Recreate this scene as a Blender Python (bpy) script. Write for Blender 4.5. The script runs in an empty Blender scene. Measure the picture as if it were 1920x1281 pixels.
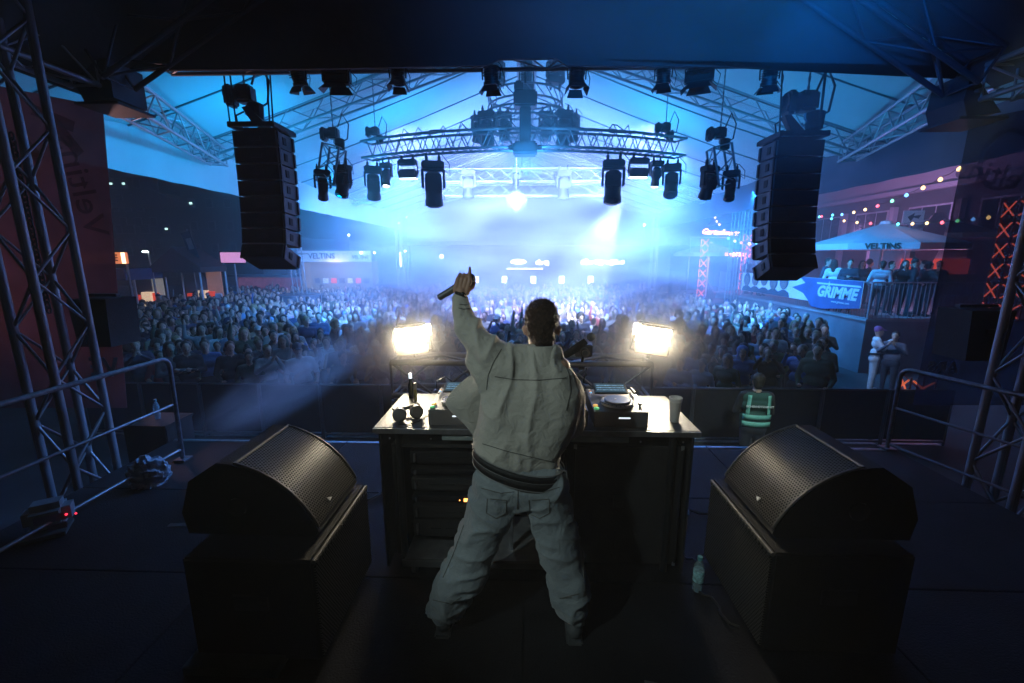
import bpy, bmesh, math, random
import numpy as np
from mathutils import Vector, Matrix, Quaternion, noise
random.seed(7); np.random.seed(7)
PI = math.pi; R = math.radians
S = bpy.context.scene
COL = S.collection

# ------------------------------------------------------------------ camera
CAM = Vector((0.0, 0.0, 3.55)); FPX = 800.0; PITCH = R(11.3); YAW = R(1.79)
cd = bpy.data.cameras.new('camera'); cam = bpy.data.objects.new('camera', cd); COL.objects.link(cam)
cam.location = CAM; cam.rotation_euler = (PI/2 - PITCH, 0, YAW)
cd.sensor_width = 36; cd.lens = FPX/1920*36; cd.clip_end = 600; cd.clip_start = .05
S.camera = cam
_rm = cam.rotation_euler.to_matrix()
def ray(px, py): return _rm @ Vector(((px-960)/FPX, (640.5-py)/FPX, -1.0))
def U(px, py, Y):                     # point seen at a photograph pixel, at ground distance Y
    d = ray(px, py); return CAM + d*((Y-CAM.y)/d.y)
def WZ(px, py, Z):                    # ... at height Z
    d = ray(px, py); return CAM + d*((Z-CAM.z)/d.z)

# ------------------------------------------------------------------ world (night sky)
w = bpy.data.worlds.new('World'); S.world = w; w.use_nodes = True
nt = w.node_tree; bg = nt.nodes['Background']
sky = nt.nodes.new('ShaderNodeTexSky'); sky.sky_type = 'NISHITA'; sky.sun_disc = False
sky.sun_elevation = R(-3.0); sky.sun_rotation = R(200)
nt.links.new(sky.outputs[0], bg.inputs[0]); bg.inputs[1].default_value = 0.02
S.view_settings.view_transform = 'Standard'; S.view_settings.look = 'None'
S.view_settings.exposure = 0.0; S.view_settings.gamma = 1
S.render.engine = 'CYCLES'
S.cycles.max_bounces = 6; S.cycles.diffuse_bounces = 2; S.cycles.glossy_bounces = 2
S.cycles.transmission_bounces = 3; S.cycles.volume_bounces = 2; S.cycles.transparent_max_bounces = 12
S.cycles.sample_clamp_indirect = 4; S.cycles.sample_clamp_direct = 60
S.cycles.caustics_reflective = False; S.cycles.caustics_refractive = False
S.cycles.use_denoising = True
S.cycles.volume_step_rate = 2.0; S.cycles.volume_max_steps = 128

AZ = (.0, .30, 1.0); SKYB = (.25, .55, 1.0); WARM = (1.0, .86, .62)

# ------------------------------------------------------------------ tagging
def tag(o, label=None, cat=None, group=None, kind=None):
    if label: o['label'] = label
    if cat: o['category'] = cat
    if group: o['group'] = group
    if kind: o['kind'] = kind
    return o
def thing(name, label, cat, loc=(0,0,0), rot=(0,0,0), group=None, kind=None):
    o = bpy.data.objects.new(name, None); COL.objects.link(o); o.empty_display_size = .1
    o.location = loc
    if isinstance(rot, Quaternion): o.rotation_mode = 'QUATERNION'; o.rotation_quaternion = rot
    else: o.rotation_euler = rot
    return tag(o, label, cat, group, kind)
def copy_tree(o, parent=None):
    c = o.copy(); COL.objects.link(c); c.parent = parent
    for ch in o.children: copy_tree(ch, c)
    return c

# ------------------------------------------------------------------ materials
_M = {}
def mat(name, col=(.5,.5,.5), rough=.6, metal=0, var=.15, scale=8, bump=.0, bscale=60, emit=None, es=0, alpha=None, spec=None, objcol=False, sample=True):
    if name in _M: return _M[name]
    m = bpy.data.materials.new(name); m.use_nodes = True; t = m.node_tree; N = t.nodes; L = t.links
    b = N['Principled BSDF']; b.inputs['Roughness'].default_value = rough; b.inputs['Metallic'].default_value = metal
    if spec is not None: b.inputs['Specular IOR Level'].default_value = spec
    tc = N.new('ShaderNodeTexCoord')
    nz = N.new('ShaderNodeTexNoise'); nz.inputs['Scale'].default_value = scale; nz.inputs['Detail'].default_value = 4
    L.new(tc.outputs['Object'], nz.inputs['Vector'])
    mr = N.new('ShaderNodeMapRange'); mr.inputs['From Min'].default_value = .3; mr.inputs['From Max'].default_value = .7
    mr.inputs['To Min'].default_value = 1-var; mr.inputs['To Max'].default_value = 1+var
    L.new(nz.outputs[0], mr.inputs['Value'])
    mx = N.new('ShaderNodeVectorMath'); mx.operation = 'SCALE'; L.new(mr.outputs[0], mx.inputs['Scale'])
    if objcol:
        oi = N.new('ShaderNodeObjectInfo'); L.new(oi.outputs['Color'], mx.inputs[0])
    else: mx.inputs[0].default_value = col
    L.new(mx.outputs[0], b.inputs['Base Color'])
    if bump:
        n2 = N.new('ShaderNodeTexNoise'); n2.inputs['Scale'].default_value = bscale; n2.inputs['Detail'].default_value = 3
        L.new(tc.outputs['Object'], n2.inputs['Vector'])
        bp = N.new('ShaderNodeBump'); bp.inputs['Strength'].default_value = bump; bp.inputs['Distance'].default_value = .02
        L.new(n2.outputs[0], bp.inputs['Height']); L.new(bp.outputs[0], b.inputs['Normal'])
    if emit:
        b.inputs['Emission Color'].default_value = (*emit, 1); b.inputs['Emission Strength'].default_value = es
        if not sample: m.cycles.emission_sampling = 'NONE'
    if alpha is not None: b.inputs['Alpha'].default_value = alpha
    _M[name] = m; return m
BLK = mat('black_metal', (.012,.013,.015), .45, .2, .3)
BLKM = mat('black_matte', (.014,.014,.015), .8, 0, .3, bump=.15)
ALU = mat('aluminium', (.42,.43,.45), .38, .9, .2, 14, bump=.05, bscale=30)
ALUD = mat('dull_aluminium', (.3,.31,.33), .5, .7, .25, 10, bump=.05)
STEEL = mat('galvanised_steel', (.22,.22,.24), .42, .8, .3, 25)
PVC = mat('white_tent_fabric', (.62,.64,.66), .6, 0, .1, .7, bump=.2, bscale=3)
SKIN = mat('skin', (.45,.26,.18), .55, 0, .12, 10, bump=.05)
HAIR = mat('dark_hair', (.018,.012,.009), .6, 0, .5, 60, bump=.8, bscale=140)

# ------------------------------------------------------------------ geometry helpers
def finish(name, bm, m, parent=None, loc=None, smooth=True, rot=None, mods=None):
    me = bpy.data.meshes.new(name); bm.to_mesh(me); bm.free()
    for x in (m if isinstance(m, (list, tuple)) else [m]): me.materials.append(x)
    if smooth:
        for p in me.polygons: p.use_smooth = True
        me.set_sharp_from_angle(angle=R(35))
    o = bpy.data.objects.new(name, me); COL.objects.link(o)
    if parent: o.parent = parent
    if loc is not None: o.location = loc
    if rot is not None: o.rotation_euler = rot
    return o
def a_box(bm, c, s, rz=0, bev=0, M=None, mi=0):
    r = bmesh.ops.create_cube(bm, size=1); vs = r['verts']
    mt = Matrix.Translation(c) @ Matrix.Rotation(rz, 4, 'Z') @ Matrix.Diagonal((*s, 1))
    if M: mt = M @ mt
    bmesh.ops.transform(bm, matrix=mt, verts=vs)
    fs = set(f for v in vs for f in v.link_faces)
    for f in fs: f.material_index = mi
    if bev:
        es = set(e for v in vs for e in v.link_edges)
        bmesh.ops.bevel(bm, geom=list(es), offset=bev, segments=2, affect='EDGES')
def a_rod(bm, a, b, r, seg=8, r2=None, caps=True, mi=0):
    a = Vector(a); b = Vector(b); d = b-a; ln = d.length
    if ln < 1e-6: return
    q = d.to_track_quat('Z', 'Y').to_matrix().to_4x4()
    x = bmesh.ops.create_cone(bm, cap_ends=caps, segments=seg, radius1=r, radius2=r if r2 is None else r2, depth=ln)
    bmesh.ops.transform(bm, matrix=Matrix.Translation((a+b)/2) @ q, verts=x['verts'])
    if mi:
        for f in set(f for v in x['verts'] for f in v.link_faces): f.material_index = mi
def a_sph(bm, c, s, u=12, v=8, M=None, mi=0):
    x = bmesh.ops.create_uvsphere(bm, u_segments=u, v_segments=v, radius=1)
    s = (s,s,s) if isinstance(s, (int, float)) else s
    mt = Matrix.Translation(c) @ Matrix.Diagonal((*s, 1))
    if M: mt = M @ mt
    bmesh.ops.transform(bm, matrix=mt, verts=x['verts'])
    if mi:
        for f in set(f for q in x['verts'] for f in q.link_faces): f.material_index = mi
def a_tube(bm, pts, r, seg=8, closed=False, mi=0):
    pts = [Vector(p) for p in pts]; n = len(pts); rings = []
    up = Vector((0,0,1)); prev = None
    for i in range(n):
        if closed: t = pts[(i+1)%n]-pts[i-1]
        else: t = pts[min(i+1,n-1)]-pts[max(i-1,0)]
        t.normalize()
        if prev is None:
            x = t.cross(up); 
            if x.length < .1: x = t.cross(Vector((1,0,0)))
        else: x = prev - t*prev.dot(t)
        x.normalize(); y = t.cross(x); prev = x
        rr = r[i] if isinstance(r, (list, tuple)) else r
        rings.append([bm.verts.new(pts[i] + (x*math.cos(2*PI*k/seg) + y*math.sin(2*PI*k/seg))*rr) for k in range(seg)])
    for i in range(n if closed else n-1):
        A = rings[i]; B = rings[(i+1)%n]
        for k in range(seg):
            f = bm.faces.new((A[k], A[(k+1)%seg], B[(k+1)%seg], B[k])); f.material_index = mi
    if not closed:
        for ring in (list(reversed(rings[0])), rings[-1]):
            f = bm.faces.new(ring); f.material_index = mi
def a_lathe(bm, prof, seg=20, M=None, mi=0):      # prof: (r, z)
    rings = []
    for r, z in prof:
        rings.append([bm.verts.new(Vector((max(r,1e-4)*math.cos(2*PI*k/seg), max(r,1e-4)*math.sin(2*PI*k/seg), z))) for k in range(seg)])
    for A, B in zip(rings, rings[1:]):
        for k in range(seg):
            f = bm.faces.new((A[k], A[(k+1)%seg], B[(k+1)%seg], B[k])); f.material_index = mi
    f = bm.faces.new(list(reversed(rings[0]))); f.material_index = mi
    f = bm.faces.new(rings[-1]); f.material_index = mi
    if M: bmesh.ops.transform(bm, matrix=M, verts=[v for q in rings for v in q])
def a_prism(bm, poly, y0, y1, ax='Y', mi=0, M=None):         # polygon in the XZ plane extruded along Y (or XY along Z)
    def P(a, b, t): return Vector((a, t, b)) if ax == 'Y' else (Vector((a, b, t)) if ax == 'Z' else Vector((t, a, b)))
    A = [bm.verts.new(P(a, b, y0)) for a, b in poly]; B = [bm.verts.new(P(a, b, y1)) for a, b in poly]
    n = len(poly); fs = [bm.faces.new(A), bm.faces.new(list(reversed(B)))]
    for i in range(n): fs.append(bm.faces.new((A[i], B[i], B[(i+1)%n], A[(i+1)%n])))
    for f in fs: f.material_index = mi
    bmesh.ops.recalc_face_normals(bm, faces=fs)
    if M: bmesh.ops.transform(bm, matrix=M, verts=A+B)
def NB(): return bmesh.new()
_unit = {}
def rod_obj(name, a, b, r, m, parent=None, seg=8):   # a straight round bar, sharing one unit mesh per material
    key = (m.name, seg)
    if key not in _unit:
        bm = NB(); a_rod(bm, (0,0,0), (0,0,1), 1, seg)
        me = bpy.data.meshes.new('bar'); bm.to_mesh(me); bm.free(); me.materials.append(m)
        for p in me.polygons: p.use_smooth = len(p.vertices) == 4
        _unit[key] = me
    a = Vector(a); d = Vector(b)-a
    o = bpy.data.objects.new(name, _unit[key]); COL.objects.link(o)
    if parent: o.parent = parent
    o.location = a; o.rotation_mode = 'QUATERNION'; o.rotation_quaternion = d.to_track_quat('Z', 'Y'); o.scale = (r, r, d.length)
    return o
def box_obj(name, c, s, m, parent=None, bev=.004, rot=None):
    bm = NB(); a_box(bm, (0,0,0), s, bev=bev); return finish(name, bm, m, parent, c, rot=rot)
def basis(z, up=(0,0,1)):
    z = Vector(z).normalized(); up = Vector(up)
    x = up.cross(z)
    if x.length < .01: x = Vector((1,0,0)).cross(z) if abs(z.x) < .9 else Vector((0,1,0)).cross(z)
    x.normalize(); y = z.cross(x)
    return Matrix((x, y, z)).transposed().to_quaternion()
def text_mesh(s, size, ext=.004, mirror=False, bold=0.0, shear=0, align='CENTER'):
    c = bpy.data.curves.new('lettering', 'FONT'); c.body = s; c.size = size; c.extrude = ext; c.offset = bold; c.shear = shear
    c.align_x = align; c.align_y = 'CENTER'; c.resolution_u = 3
    o = bpy.data.objects.new('lettering', c); COL.objects.link(o)
    bpy.context.view_layer.update()
    me = bpy.data.meshes.new_from_object(o.evaluated_get(bpy.context.evaluated_depsgraph_get()))
    COL.objects.unlink(o); bpy.data.objects.remove(o)
    if mirror:
        me.transform(Matrix.Diagonal((-1,1,1,1))); me.flip_normals()
    return me
def text_obj(name, s, size, m, parent, loc, rot, **k):
    me = text_mesh(s, size, **k); me.materials.clear(); me.materials.append(m)
    o = bpy.data.objects.new(name, me); COL.objects.link(o)
    if parent: o.parent = parent
    o.location = loc; o.rotation_euler = rot
    return o

# ------------------------------------------------------------------ lights (for the floodlights and for lamps added without bodies)
def spot(name, loc, aim, energy, col, size=40, blend=.5, r=.08, parent=None, vol=True):
    l = bpy.data.lights.new(name, 'SPOT'); l.energy = energy; l.color = col; l.spot_size = R(size); l.spot_blend = blend; l.shadow_soft_size = r
    o = bpy.data.objects.new(name, l); COL.objects.link(o)
    o.location = loc; o.rotation_mode = 'QUATERNION'; o.rotation_quaternion = (Vector(aim)-Vector(loc)).to_track_quat('-Z', 'Y')
    return o
def point(name, loc, energy, col, r=.1):
    l = bpy.data.lights.new(name, 'POINT'); l.energy = energy; l.color = col; l.shadow_soft_size = r
    o = bpy.data.objects.new(name, l); COL.objects.link(o); o.location = loc; return o
def area(name, loc, aim, energy, col, sx, sy):
    l = bpy.data.lights.new(name, 'AREA'); l.shape = 'RECTANGLE'; l.size = sx; l.size_y = sy; l.energy = energy; l.color = col
    o = bpy.data.objects.new(name, l); COL.objects.link(o)
    o.location = loc; o.rotation_mode = 'QUATERNION'; o.rotation_quaternion = (Vector(aim)-Vector(loc)).to_track_quat('-Z', 'Y'); return o

moon = bpy.data.lights.new('moonlight', 'SUN'); moon.energy = .004; moon.angle = R(10); moon.color = (.6,.75,1)
mo = bpy.data.objects.new('moonlight', moon); COL.objects.link(mo); mo.rotation_euler = (R(40), 0, R(200))

# ================================================================== SETTING
gm = mat('asphalt', (.045,.046,.05), .75, 0, .35, .8, bump=.3, bscale=40)
bm = NB(); bmesh.ops.create_grid(bm, x_segments=40, y_segments=40, size=150)
g = finish('ground', bm, gm, loc=(0,110,0), smooth=False); tag(g, 'dark asphalt square beneath the packed crowd', 'ground', kind='structure')

# hill far behind the square
bm = NB(); nx, ny = 90, 14
gv = [[None]*ny for _ in range(nx)]
for i in range(nx):
    for j in range(ny):
        x = -130 + 260*i/(nx-1); t = j/(ny-1); y = 62 + 60*t
        h = 13*(math.sin(min(1, t*1.25)*PI/2))*(.55+.6*noise.noise((x*.018, 3.1, 0))+.12*noise.noise((x*.09, t*3, 5))) * (1 if x < 20 else max(.55, 1-(x-20)/120))
        gv[i][j] = bm.verts.new((x, y, max(0, h)-.2))
for i in range(nx-1):
    for j in range(ny-1): bm.faces.new((gv[i][j], gv[i+1][j], gv[i+1][j+1], gv[i][j+1]))
hl = finish('hill', bm, mat('hill_woodland', (.03,.045,.03), .9, 0, .6, .25, bump=1, bscale=1.2)); tag(hl, 'dark wooded hillside behind the festival square', 'hill', kind='structure')

# stage of separate deck panels
stage = thing('stage_floor', 'black stage floor laid from rectangular deck panels with a metal front edge', 'stage', (0,4.42,1.5), kind='structure')
DECK = mat('black_deck_plywood', (.010,.011,.014), .7, 0, .45, 3, bump=.35, bscale=90, spec=.25)
pm = None
for i in range(4):
    for j in range(7):
        if pm is None:
            bm = NB(); a_box(bm, (0,0,-.03), (1.992,.992,.06), bev=.003)
            o = finish('deck_panel', bm, DECK, stage); pm = o.data
        else:
            o = bpy.data.objects.new('deck_panel', pm); COL.objects.link(o); o.parent = stage
        o.location = (-3+2*i, -.52-j, random.uniform(-.0015, 0))
for i in range(4): box_obj('edge_rail', (-3+2*i, .012, -.05), (1.99,.05,.1), ALU, stage, .004)
bm = NB(); a_box(bm, (0,-3.4,-.8), (7.9,6.7,1.4)); finish('stage_skirt', bm, mat('black_cloth', (.01,.01,.011), .9, 0, .3, 4, bump=.4, bscale=20), stage, smooth=False)

# ------------------------------------------------------------------ truss
def truss(name, label, p0, p1, W, H, m, rc=.024, rb=.010, step=.45, up=(0,0,1), tri=False, single=True, group=None, cat='truss', ladder=False, mb=None):
    p0 = Vector(p0); p1 = Vector(p1); L = (p1-p0).length
    root = thing(name, label, cat, p0, basis(p1-p0, up), group)
    mb = mb or m
    cs = [(0,H/2),(-W/2,-H/2),(W/2,-H/2)] if tri else [(-W/2,-H/2),(W/2,-H/2),(W/2,H/2),(-W/2,H/2)]
    cs = [Vector((a,b,0)) for a,b in cs]; Z = Vector((0,0,1))
    for c in cs: rod_obj('chord', c, c+Z*L, rc, m, root, 10)
    n = max(2, round(L/step)); bm = None if single else NB()
    k = len(cs)
    for f in range(k):
        a, b = cs[f], cs[(f+1)%k]
        for i in range(n):
            z0, z1 = L*i/n, L*(i+1)/n
            p, q = (a, b) if (i+f)%2 else (b, a)
            if single: rod_obj('brace', p+Z*z0, q+Z*z1, rb, mb, root, 6)
            else: a_rod(bm, p+Z*z0, q+Z*z1, rb, 5, caps=False)
        for z in (0.0, L):
            if single: rod_obj('brace', a+Z*z, b+Z*z, rb*1.1, mb, root, 6)
            else: a_rod(bm, a+Z*z, b+Z*z, rb*1.1, 5, caps=False)
    if bm: tag(finish('bracing', bm, mb, root), kind='stuff')
    return root

# towers beside the stage
truss('truss_tower', 'silver box truss tower outside the handrail, beside the pinkish banner', (-4.2,3.62,0), (-4.2,3.62,6.3), .27, .38, ALUD, .033, .013, .42, up=(0,1,0), cat='truss tower', group='towers carrying the stage roof')
truss('truss_tower', 'silver box truss tower beside the dark blue banner lettered in mirror writing', (4.3,3.62,0), (4.3,3.62,6.3), .27, .38, ALUD, .033, .013, .42, up=(0,1,0), cat='truss tower', group='towers carrying the stage roof')
CL = U(212,165,4.8); CR = U(1810,190,4.8)
truss('side_beam', 'silver truss beam running along the roof edge above the pinkish banner', (CL.x-.1,4.6,CL.z+.1), (CL.x-.1,-2.0,CL.z+.1), .29, .3, ALUD, .026, .011, .42, cat='truss', group='beams along the stage roof edges')
truss('side_beam', 'silver truss beam running along the roof edge above the mirror-lettered banner', (CR.x+.1,4.6,CR.z+.1), (CR.x+.1,-2.0,CR.z+.1), .29, .3, ALUD, .026, .011, .42, cat='truss', group='beams along the stage roof edges')
# rafters of the stage roof
ga = U(235,140,4.8); gb = U(440,0,4.8); t_ = (-ga.x)/(gb.x-ga.x); gl_top = ga + (gb-ga)*t_
ga2 = U(1790,150,4.8); gb2 = U(1585,0,4.8); t2 = (-ga2.x)/(gb2.x-ga2.x); gr_top = ga2 + (gb2-ga2)*t2
ridge = Vector((0,4.62,(gl_top.z+gr_top.z)/2))
truss('rafter_truss', 'dark truss rafter rising from the corner block beside the pinkish banner', (ga.x,4.62,ga.z), ridge, .34, .34, mat('dark_painted_steel', (.05,.06,.08), .5, .5), .026, .012, .5, up=(0,1,0), cat='truss', group='rafters of the stage roof')
truss('rafter_truss', 'dark truss rafter rising from the corner block beside the mirror-lettered banner', (ga2.x,4.62,ga2.z), ridge, .34, .34, _M['dark_painted_steel'], .026, .012, .5, up=(0,1,0), cat='truss', group='rafters of the stage roof')
for C_, lb, sx in ((CL, 'black sleeve block at the roof corner above the pinkish banner', 1), (CR, 'black sleeve block at the roof corner above the mirror-lettered banner', -1)):
    t = thing('corner_block', lb, 'roof corner', C_, group='corner blocks of the stage roof')
    bm = NB(); a_prism(bm, [(-.17,.2),(.17*sx+.0,.2),(.17,-.16),(-.14,-.2),(-.2,-.05)], -.2, .2); finish('block', bm, mat('dark_blue_steel', (.03,.04,.055), .5, .4), t, smooth=False)
    for a in (-1,1): rod_obj('bolt', (.1*a,-.2,.02), (.1*a,-.24,.02), .022, STEEL, t)
    box_obj('base_plate', (0,0,-.215), (.46,.46,.025), _M['dark_blue_steel'], t)
# gable curtain
GC = mat('black_curtain_cloth', (.045,.05,.06), .85, 0, .25, 1.2, bump=.5, bscale=5)
zb = U(985,132,4.95).z; zl = U(300,133,4.95)
poly = [(CL.x-.2, zl.z+.0), (-2.3, U(620,131,4.95).z), (-.42,zb+.04), (-.3,zb+.10), (.30,zb+.10), (.42,zb+.03), (2.3, U(1500,127,4.95).z), (CR.x+.2, U(1730,128,4.95).z), (CR.x+.2, CR.z+.25), (0, ridge.z+.35), (CL.x-.2, CL.z+.25)]
bm = NB(); a_prism(bm, poly, 4.92, 4.96); gc = finish('gable_curtain', bm, GC, smooth=False); tag(gc, 'black cloth hanging in the gable over the stage front', 'curtain')
# roof skin over the stage
sr = thing('stage_roof', 'black fabric roof over the stage sloping down to both sides', 'roof', (0,4.9,ridge.z+.3))
for sgn, C_ in ((-1,CL),(1,CR)):
    bm = NB(); a_prism(bm, [(0,0.02),(sgn*(abs(C_.x)+.35), CR.z+.15-ridge.z-.3),(sgn*(abs(C_.x)+.35), CR.z+.19-ridge.z-.3),(0,.06)], 0, -7.4); finish('roof_panel', bm, GC, sr, smooth=False)

# ------------------------------------------------------------------ audience tent
TW, TZ0, TZ1, TY0, TY1 = 7.1, 5.85, 8.35, 5.0, 24.5
tent = thing('festival_tent', 'large white pitched tent roof over the crowd, lit blue from below', 'tent', (0,TY0,TZ0))
nb = 13; bay = (TY1-TY0)/nb
for sgn in (-1,1):
    for k in range(nb):
        bm = NB(); nu, nv = 10, 4; vv = [[None]*(nv+1) for _ in range(nu+1)]
        for i in range(nu+1):
            for j in range(nv+1):
                u, v = i/nu, j/nv
                z = (TZ1-TZ0)*(1-u) - .10*math.sin(PI*u) - .045*math.sin(PI*v) + .02*noise.noise((u*6+k*3, v*2, sgn*4))
                vv[i][j] = bm.verts.new((sgn*TW*u, (k+v)*bay, z))
        for i in range(nu):
            for j in range(nv): bm.faces.new((vv[i][j], vv[i+1][j], vv[i+1][j+1], vv[i][j+1]))
        finish('roof_panel', bm, PVC, tent)
    for k in range(nb+1):
        bm = NB(); pts = []
        for i in range(11):
            u = i/10; pts.append((sgn*TW*u, k*bay, (TZ1-TZ0)*(1-u) - .10*math.sin(PI*u)-.015))
        a_tube(bm, pts, .016, 5); finish('seam_rail', bm, mat('grey_keder', (.12,.13,.15), .6), tent)
    # side valance, slightly folded, in bays
    zbm = 5.02 - TZ0
    for k in range(nb):
        bm = NB(); N_ = 8; top = []; bot = []
        for i in range(N_+1):
            v = i/N_; y = (k+v)*bay; w_ = .03*math.sin((k+v)*9)+.02*noise.noise((y*2, sgn, 0))
            top.append(bm.verts.new((sgn*(TW+.01), y, 0.0))); bot.append(bm.verts.new((sgn*(TW+.03)+w_, y, zbm)))
        for i in range(N_): bm.faces.new((top[i], top[i+1], bot[i+1], bot[i]))
        o = finish('valance_panel', bm, PVC if sgn < 0 else mat('shaded_tent_fabric', (.035,.045,.08), .7, 0, .1, 1), tent)  # right valance darker: the weaker light there is put into the fabric colour
# ridge, eave trusses and portal frames
truss('ridge_truss', 'truss running along the peak under the blue-lit tent', (0,5.3,TZ1-.35), (0,TY1,TZ1-.35), .4, .4, ALUD, .028, .012, .6, single=False)
truss('eave_truss', 'truss leading back from the roof corner block along the pale blue tent wall', (-4.75,5.2,5.45), (-6.85,9.9,5.72), .32, .36, ALU, .026, .011, .45, cat='truss', group='trusses along the tent eaves')
truss('eave_truss', 'truss leading back from the roof corner block above the dark valance', (4.85,5.2,5.5), (6.85,9.9,5.72), .32, .36, ALU, .026, .011, .45, cat='truss', group='trusses along the tent eaves')
for y, sg in ((9.6,True),(17.5,False),(24.0,False)):
    for sgn in (-1,1):
        truss('portal_rafter', {9.6:'%s truss rafter of the nearest tent frame above the ring of lamps',17.5:'%s truss rafter of the middle tent frame',24.0:'%s truss rafter of the farthest tent frame'}[y] % ('rising' if sgn<0 else 'falling'),
              (sgn*6.9,y,5.72), (0,y,7.95), .34, .36, ALUD, .026, .011, .42, up=(0,1,0), single=sg, cat='truss', group='rafters of the tent frames')
for x, y, lb in ((-7.0,24.0,'pale lattice tower standing in the haze behind the VELTINS bar'),(-6.9,17.5,'slim lattice leg of the middle tent frame near the delay mast'),(7.0,24.0,'pale lattice tower standing in the haze near the purple sign'),(6.95,17.5,'slim lattice leg of the middle tent frame beside the beam of light')):
    if y > 20: truss('tent_leg', lb, (x,y,0), (x,y,5.6), .3, .3, ALU, .03, .013, .45, up=(0,1,0), single=False, cat='truss tower')
for xa, xb, yy, zz, lb in ((-3.0,3.2,16.0,6.35,'upper of the two pale straight trusses behind the ring'),(-3.0,3.0,16.6,5.95,'lower of the two pale straight trusses behind the ring')):
    truss('lighting_truss', lb, (xa,yy,zz), (xb,yy,zz), .35, .42, ALU, .028, .013, .5, single=False)

# wing banners beside the stage
def translucent(m, k=.5):
    t = m.node_tree; b = t.nodes['Principled BSDF']; out = [n for n in t.nodes if n.type == 'OUTPUT_MATERIAL'][0]
    tr_ = t.nodes.new('ShaderNodeBsdfTranslucent'); mx = t.nodes.new('ShaderNodeMixShader'); mx.inputs[0].default_value = k
    src = b.inputs['Base Color'].links[0].from_socket
    t.links.new(src, tr_.inputs[0]); t.links.new(b.outputs[0], mx.inputs[1]); t.links.new(tr_.outputs[0], mx.inputs[2]); t.links.new(mx.outputs[0], out.inputs[0]); return m
def banner(name, label, pts, Y, m):
    t = thing(name, label, 'banner', (pts[0].x, Y, pts[0].z))
    bm = NB(); a_prism(bm, [(p.x-pts[0].x, p.z-pts[0].z) for p in pts], 0, .006); finish('sheet', bm, m, t, smooth=False)
    return t
BL = mat('brown_mesh_banner', (.26,.13,.14), .8, 0, .25, 2, bump=.2, bscale=200, alpha=.80)
translucent(BL, .45)
b1 = banner('wing_banner', 'pinkish mesh banner with mirrored faint lettering behind the lattice tower', [U(-60,150,5.1),U(192,200,5.1),U(238,765,5.1),U(-40,765,5.1)], 5.1, BL)
o0 = Vector(b1.location)
PR = mat('faded_print', (.45,.26,.26), .8, 0, .2, 3, alpha=.3)
text_obj('lettering', 'Veltins', .42, PR, b1, U(152,350,5.085)-o0, (PI/2, R(82), 0), mirror=True)
for a, b in (((95,220),(150,290)),((60,205),(138,238)),((40,260),(75,300))):
    q0, q1 = U(*a,5.09)-o0, U(*b,5.09)-o0
    d = (q1-q0); n_ = Vector((-d.z,0,d.x)).normalized()*.06
    bm = NB(); a_prism(bm, [((q0+n_).x,(q0+n_).z),((q1+n_).x,(q1+n_).z),((q1-n_).x,(q1-n_).z),((q0-n_).x,(q0-n_).z)], q0.y, q0.y+.004); finish('emblem_bar', bm, PR, b1, smooth=False)
text_obj('lettering', 'VE', .34, mat('pale_blue_print', (.25,.36,.5), .7), b1, U(196,690,5.085)-o0, (PI/2,0,0), mirror=True, bold=.008)
BR = mat('navy_mesh_banner', (.035,.06,.11), .8, 0, .25, 1.5, bump=.2, bscale=200, alpha=.52)
translucent(BR, .3)
b2 = banner('wing_banner', 'dark blue mesh banner with mirrored white letters behind the lattice tower', [U(1820,225,5.1),U(2010,190,5.1),U(1960,760,5.1),U(1712,760,5.1)], 5.1, BR)
o0 = Vector(b2.location)
text_obj('lettering', 'ARS', .2, _M['pale_blue_print'], b2, U(1768,690,5.085)-o0, (PI/2,0,0), mirror=True, bold=.006)
text_obj('lettering', 'Veltins', .34, mat('navy_print', (.10,.14,.22), .8, alpha=.35), b2, U(1872,330,5.085)-o0, (PI/2,R(12),0), mirror=True)
bm = NB(); a_tube(bm, [Vector((.26*math.cos(a*PI/12), 0, .3*math.sin(a*PI/12))) for a in range(24)], .02, 6, closed=True); finish('emblem_ring', bm, _M['navy_print'], b2, U(1885,300,5.08)-o0)
for px, py, lb in ((200,602,'small black speaker hung beside the pinkish banner'),(1820,625,'small black speaker hung beside the mirror-lettered banner')):
    c = U(px,py,4.25); t = thing('fill_speaker', lb, 'speaker', c, group='small speakers hung on the towers')
    bm = NB(); a_prism(bm, [(-.17,-.24),(.17,-.24),(.2,.24),(-.2,.24)], -.17, .17); finish('cabinet', bm, BLKM, t, smooth=False)
    box_obj('handle', (0,-.18,.05), (.1,.02,.04), BLK, t); box_obj('bracket', (0,0,.27), (.36,.06,.03), BLK, t)

# ------------------------------------------------------------------ handrails of the stage
def handrail(label, foot, bend, top_end, mid_a, mid_b, low_a, low_b):
    t = thing('handrail', label, 'handrail', foot)
    F = Vector(foot)
    bm = NB(); b0 = Vector(bend); d = (Vector(top_end)-b0).normalized(); up = (b0-F).normalized()
    pts = [F-F, b0-F-up*.12]
    for k in range(1,6):
        a = k/6; pts.append((b0-F) - up*.12*(1-a)**2 + d*.12*a*a)
    pts += [Vector(top_end)-F]
    a_tube(bm, pts, .021, 10); finish('top_rail', bm, STEEL, t)
    rod_obj('middle_rail', Vector(mid_a)-F, Vector(mid_b)-F, .014, STEEL, t, 10)
    rod_obj('lower_rail', Vector(low_a)-F, Vector(low_b)-F, .014, STEEL, t, 10)
    box_obj('foot_plate', (0,0,.012), (.12,.12,.02), STEEL, t)
    return t
hx = -3.5
f = Vector((hx,3.95,1.5)); handrail('steel handrail with rounded corner in front of the pinkish banner side tower', f, (hx+.02,3.95,2.58), (hx-.05,.6,2.58), (hx,3.95,2.10), (hx,.6,2.10), (hx,3.95,1.62), (hx,.6,1.62))
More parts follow.
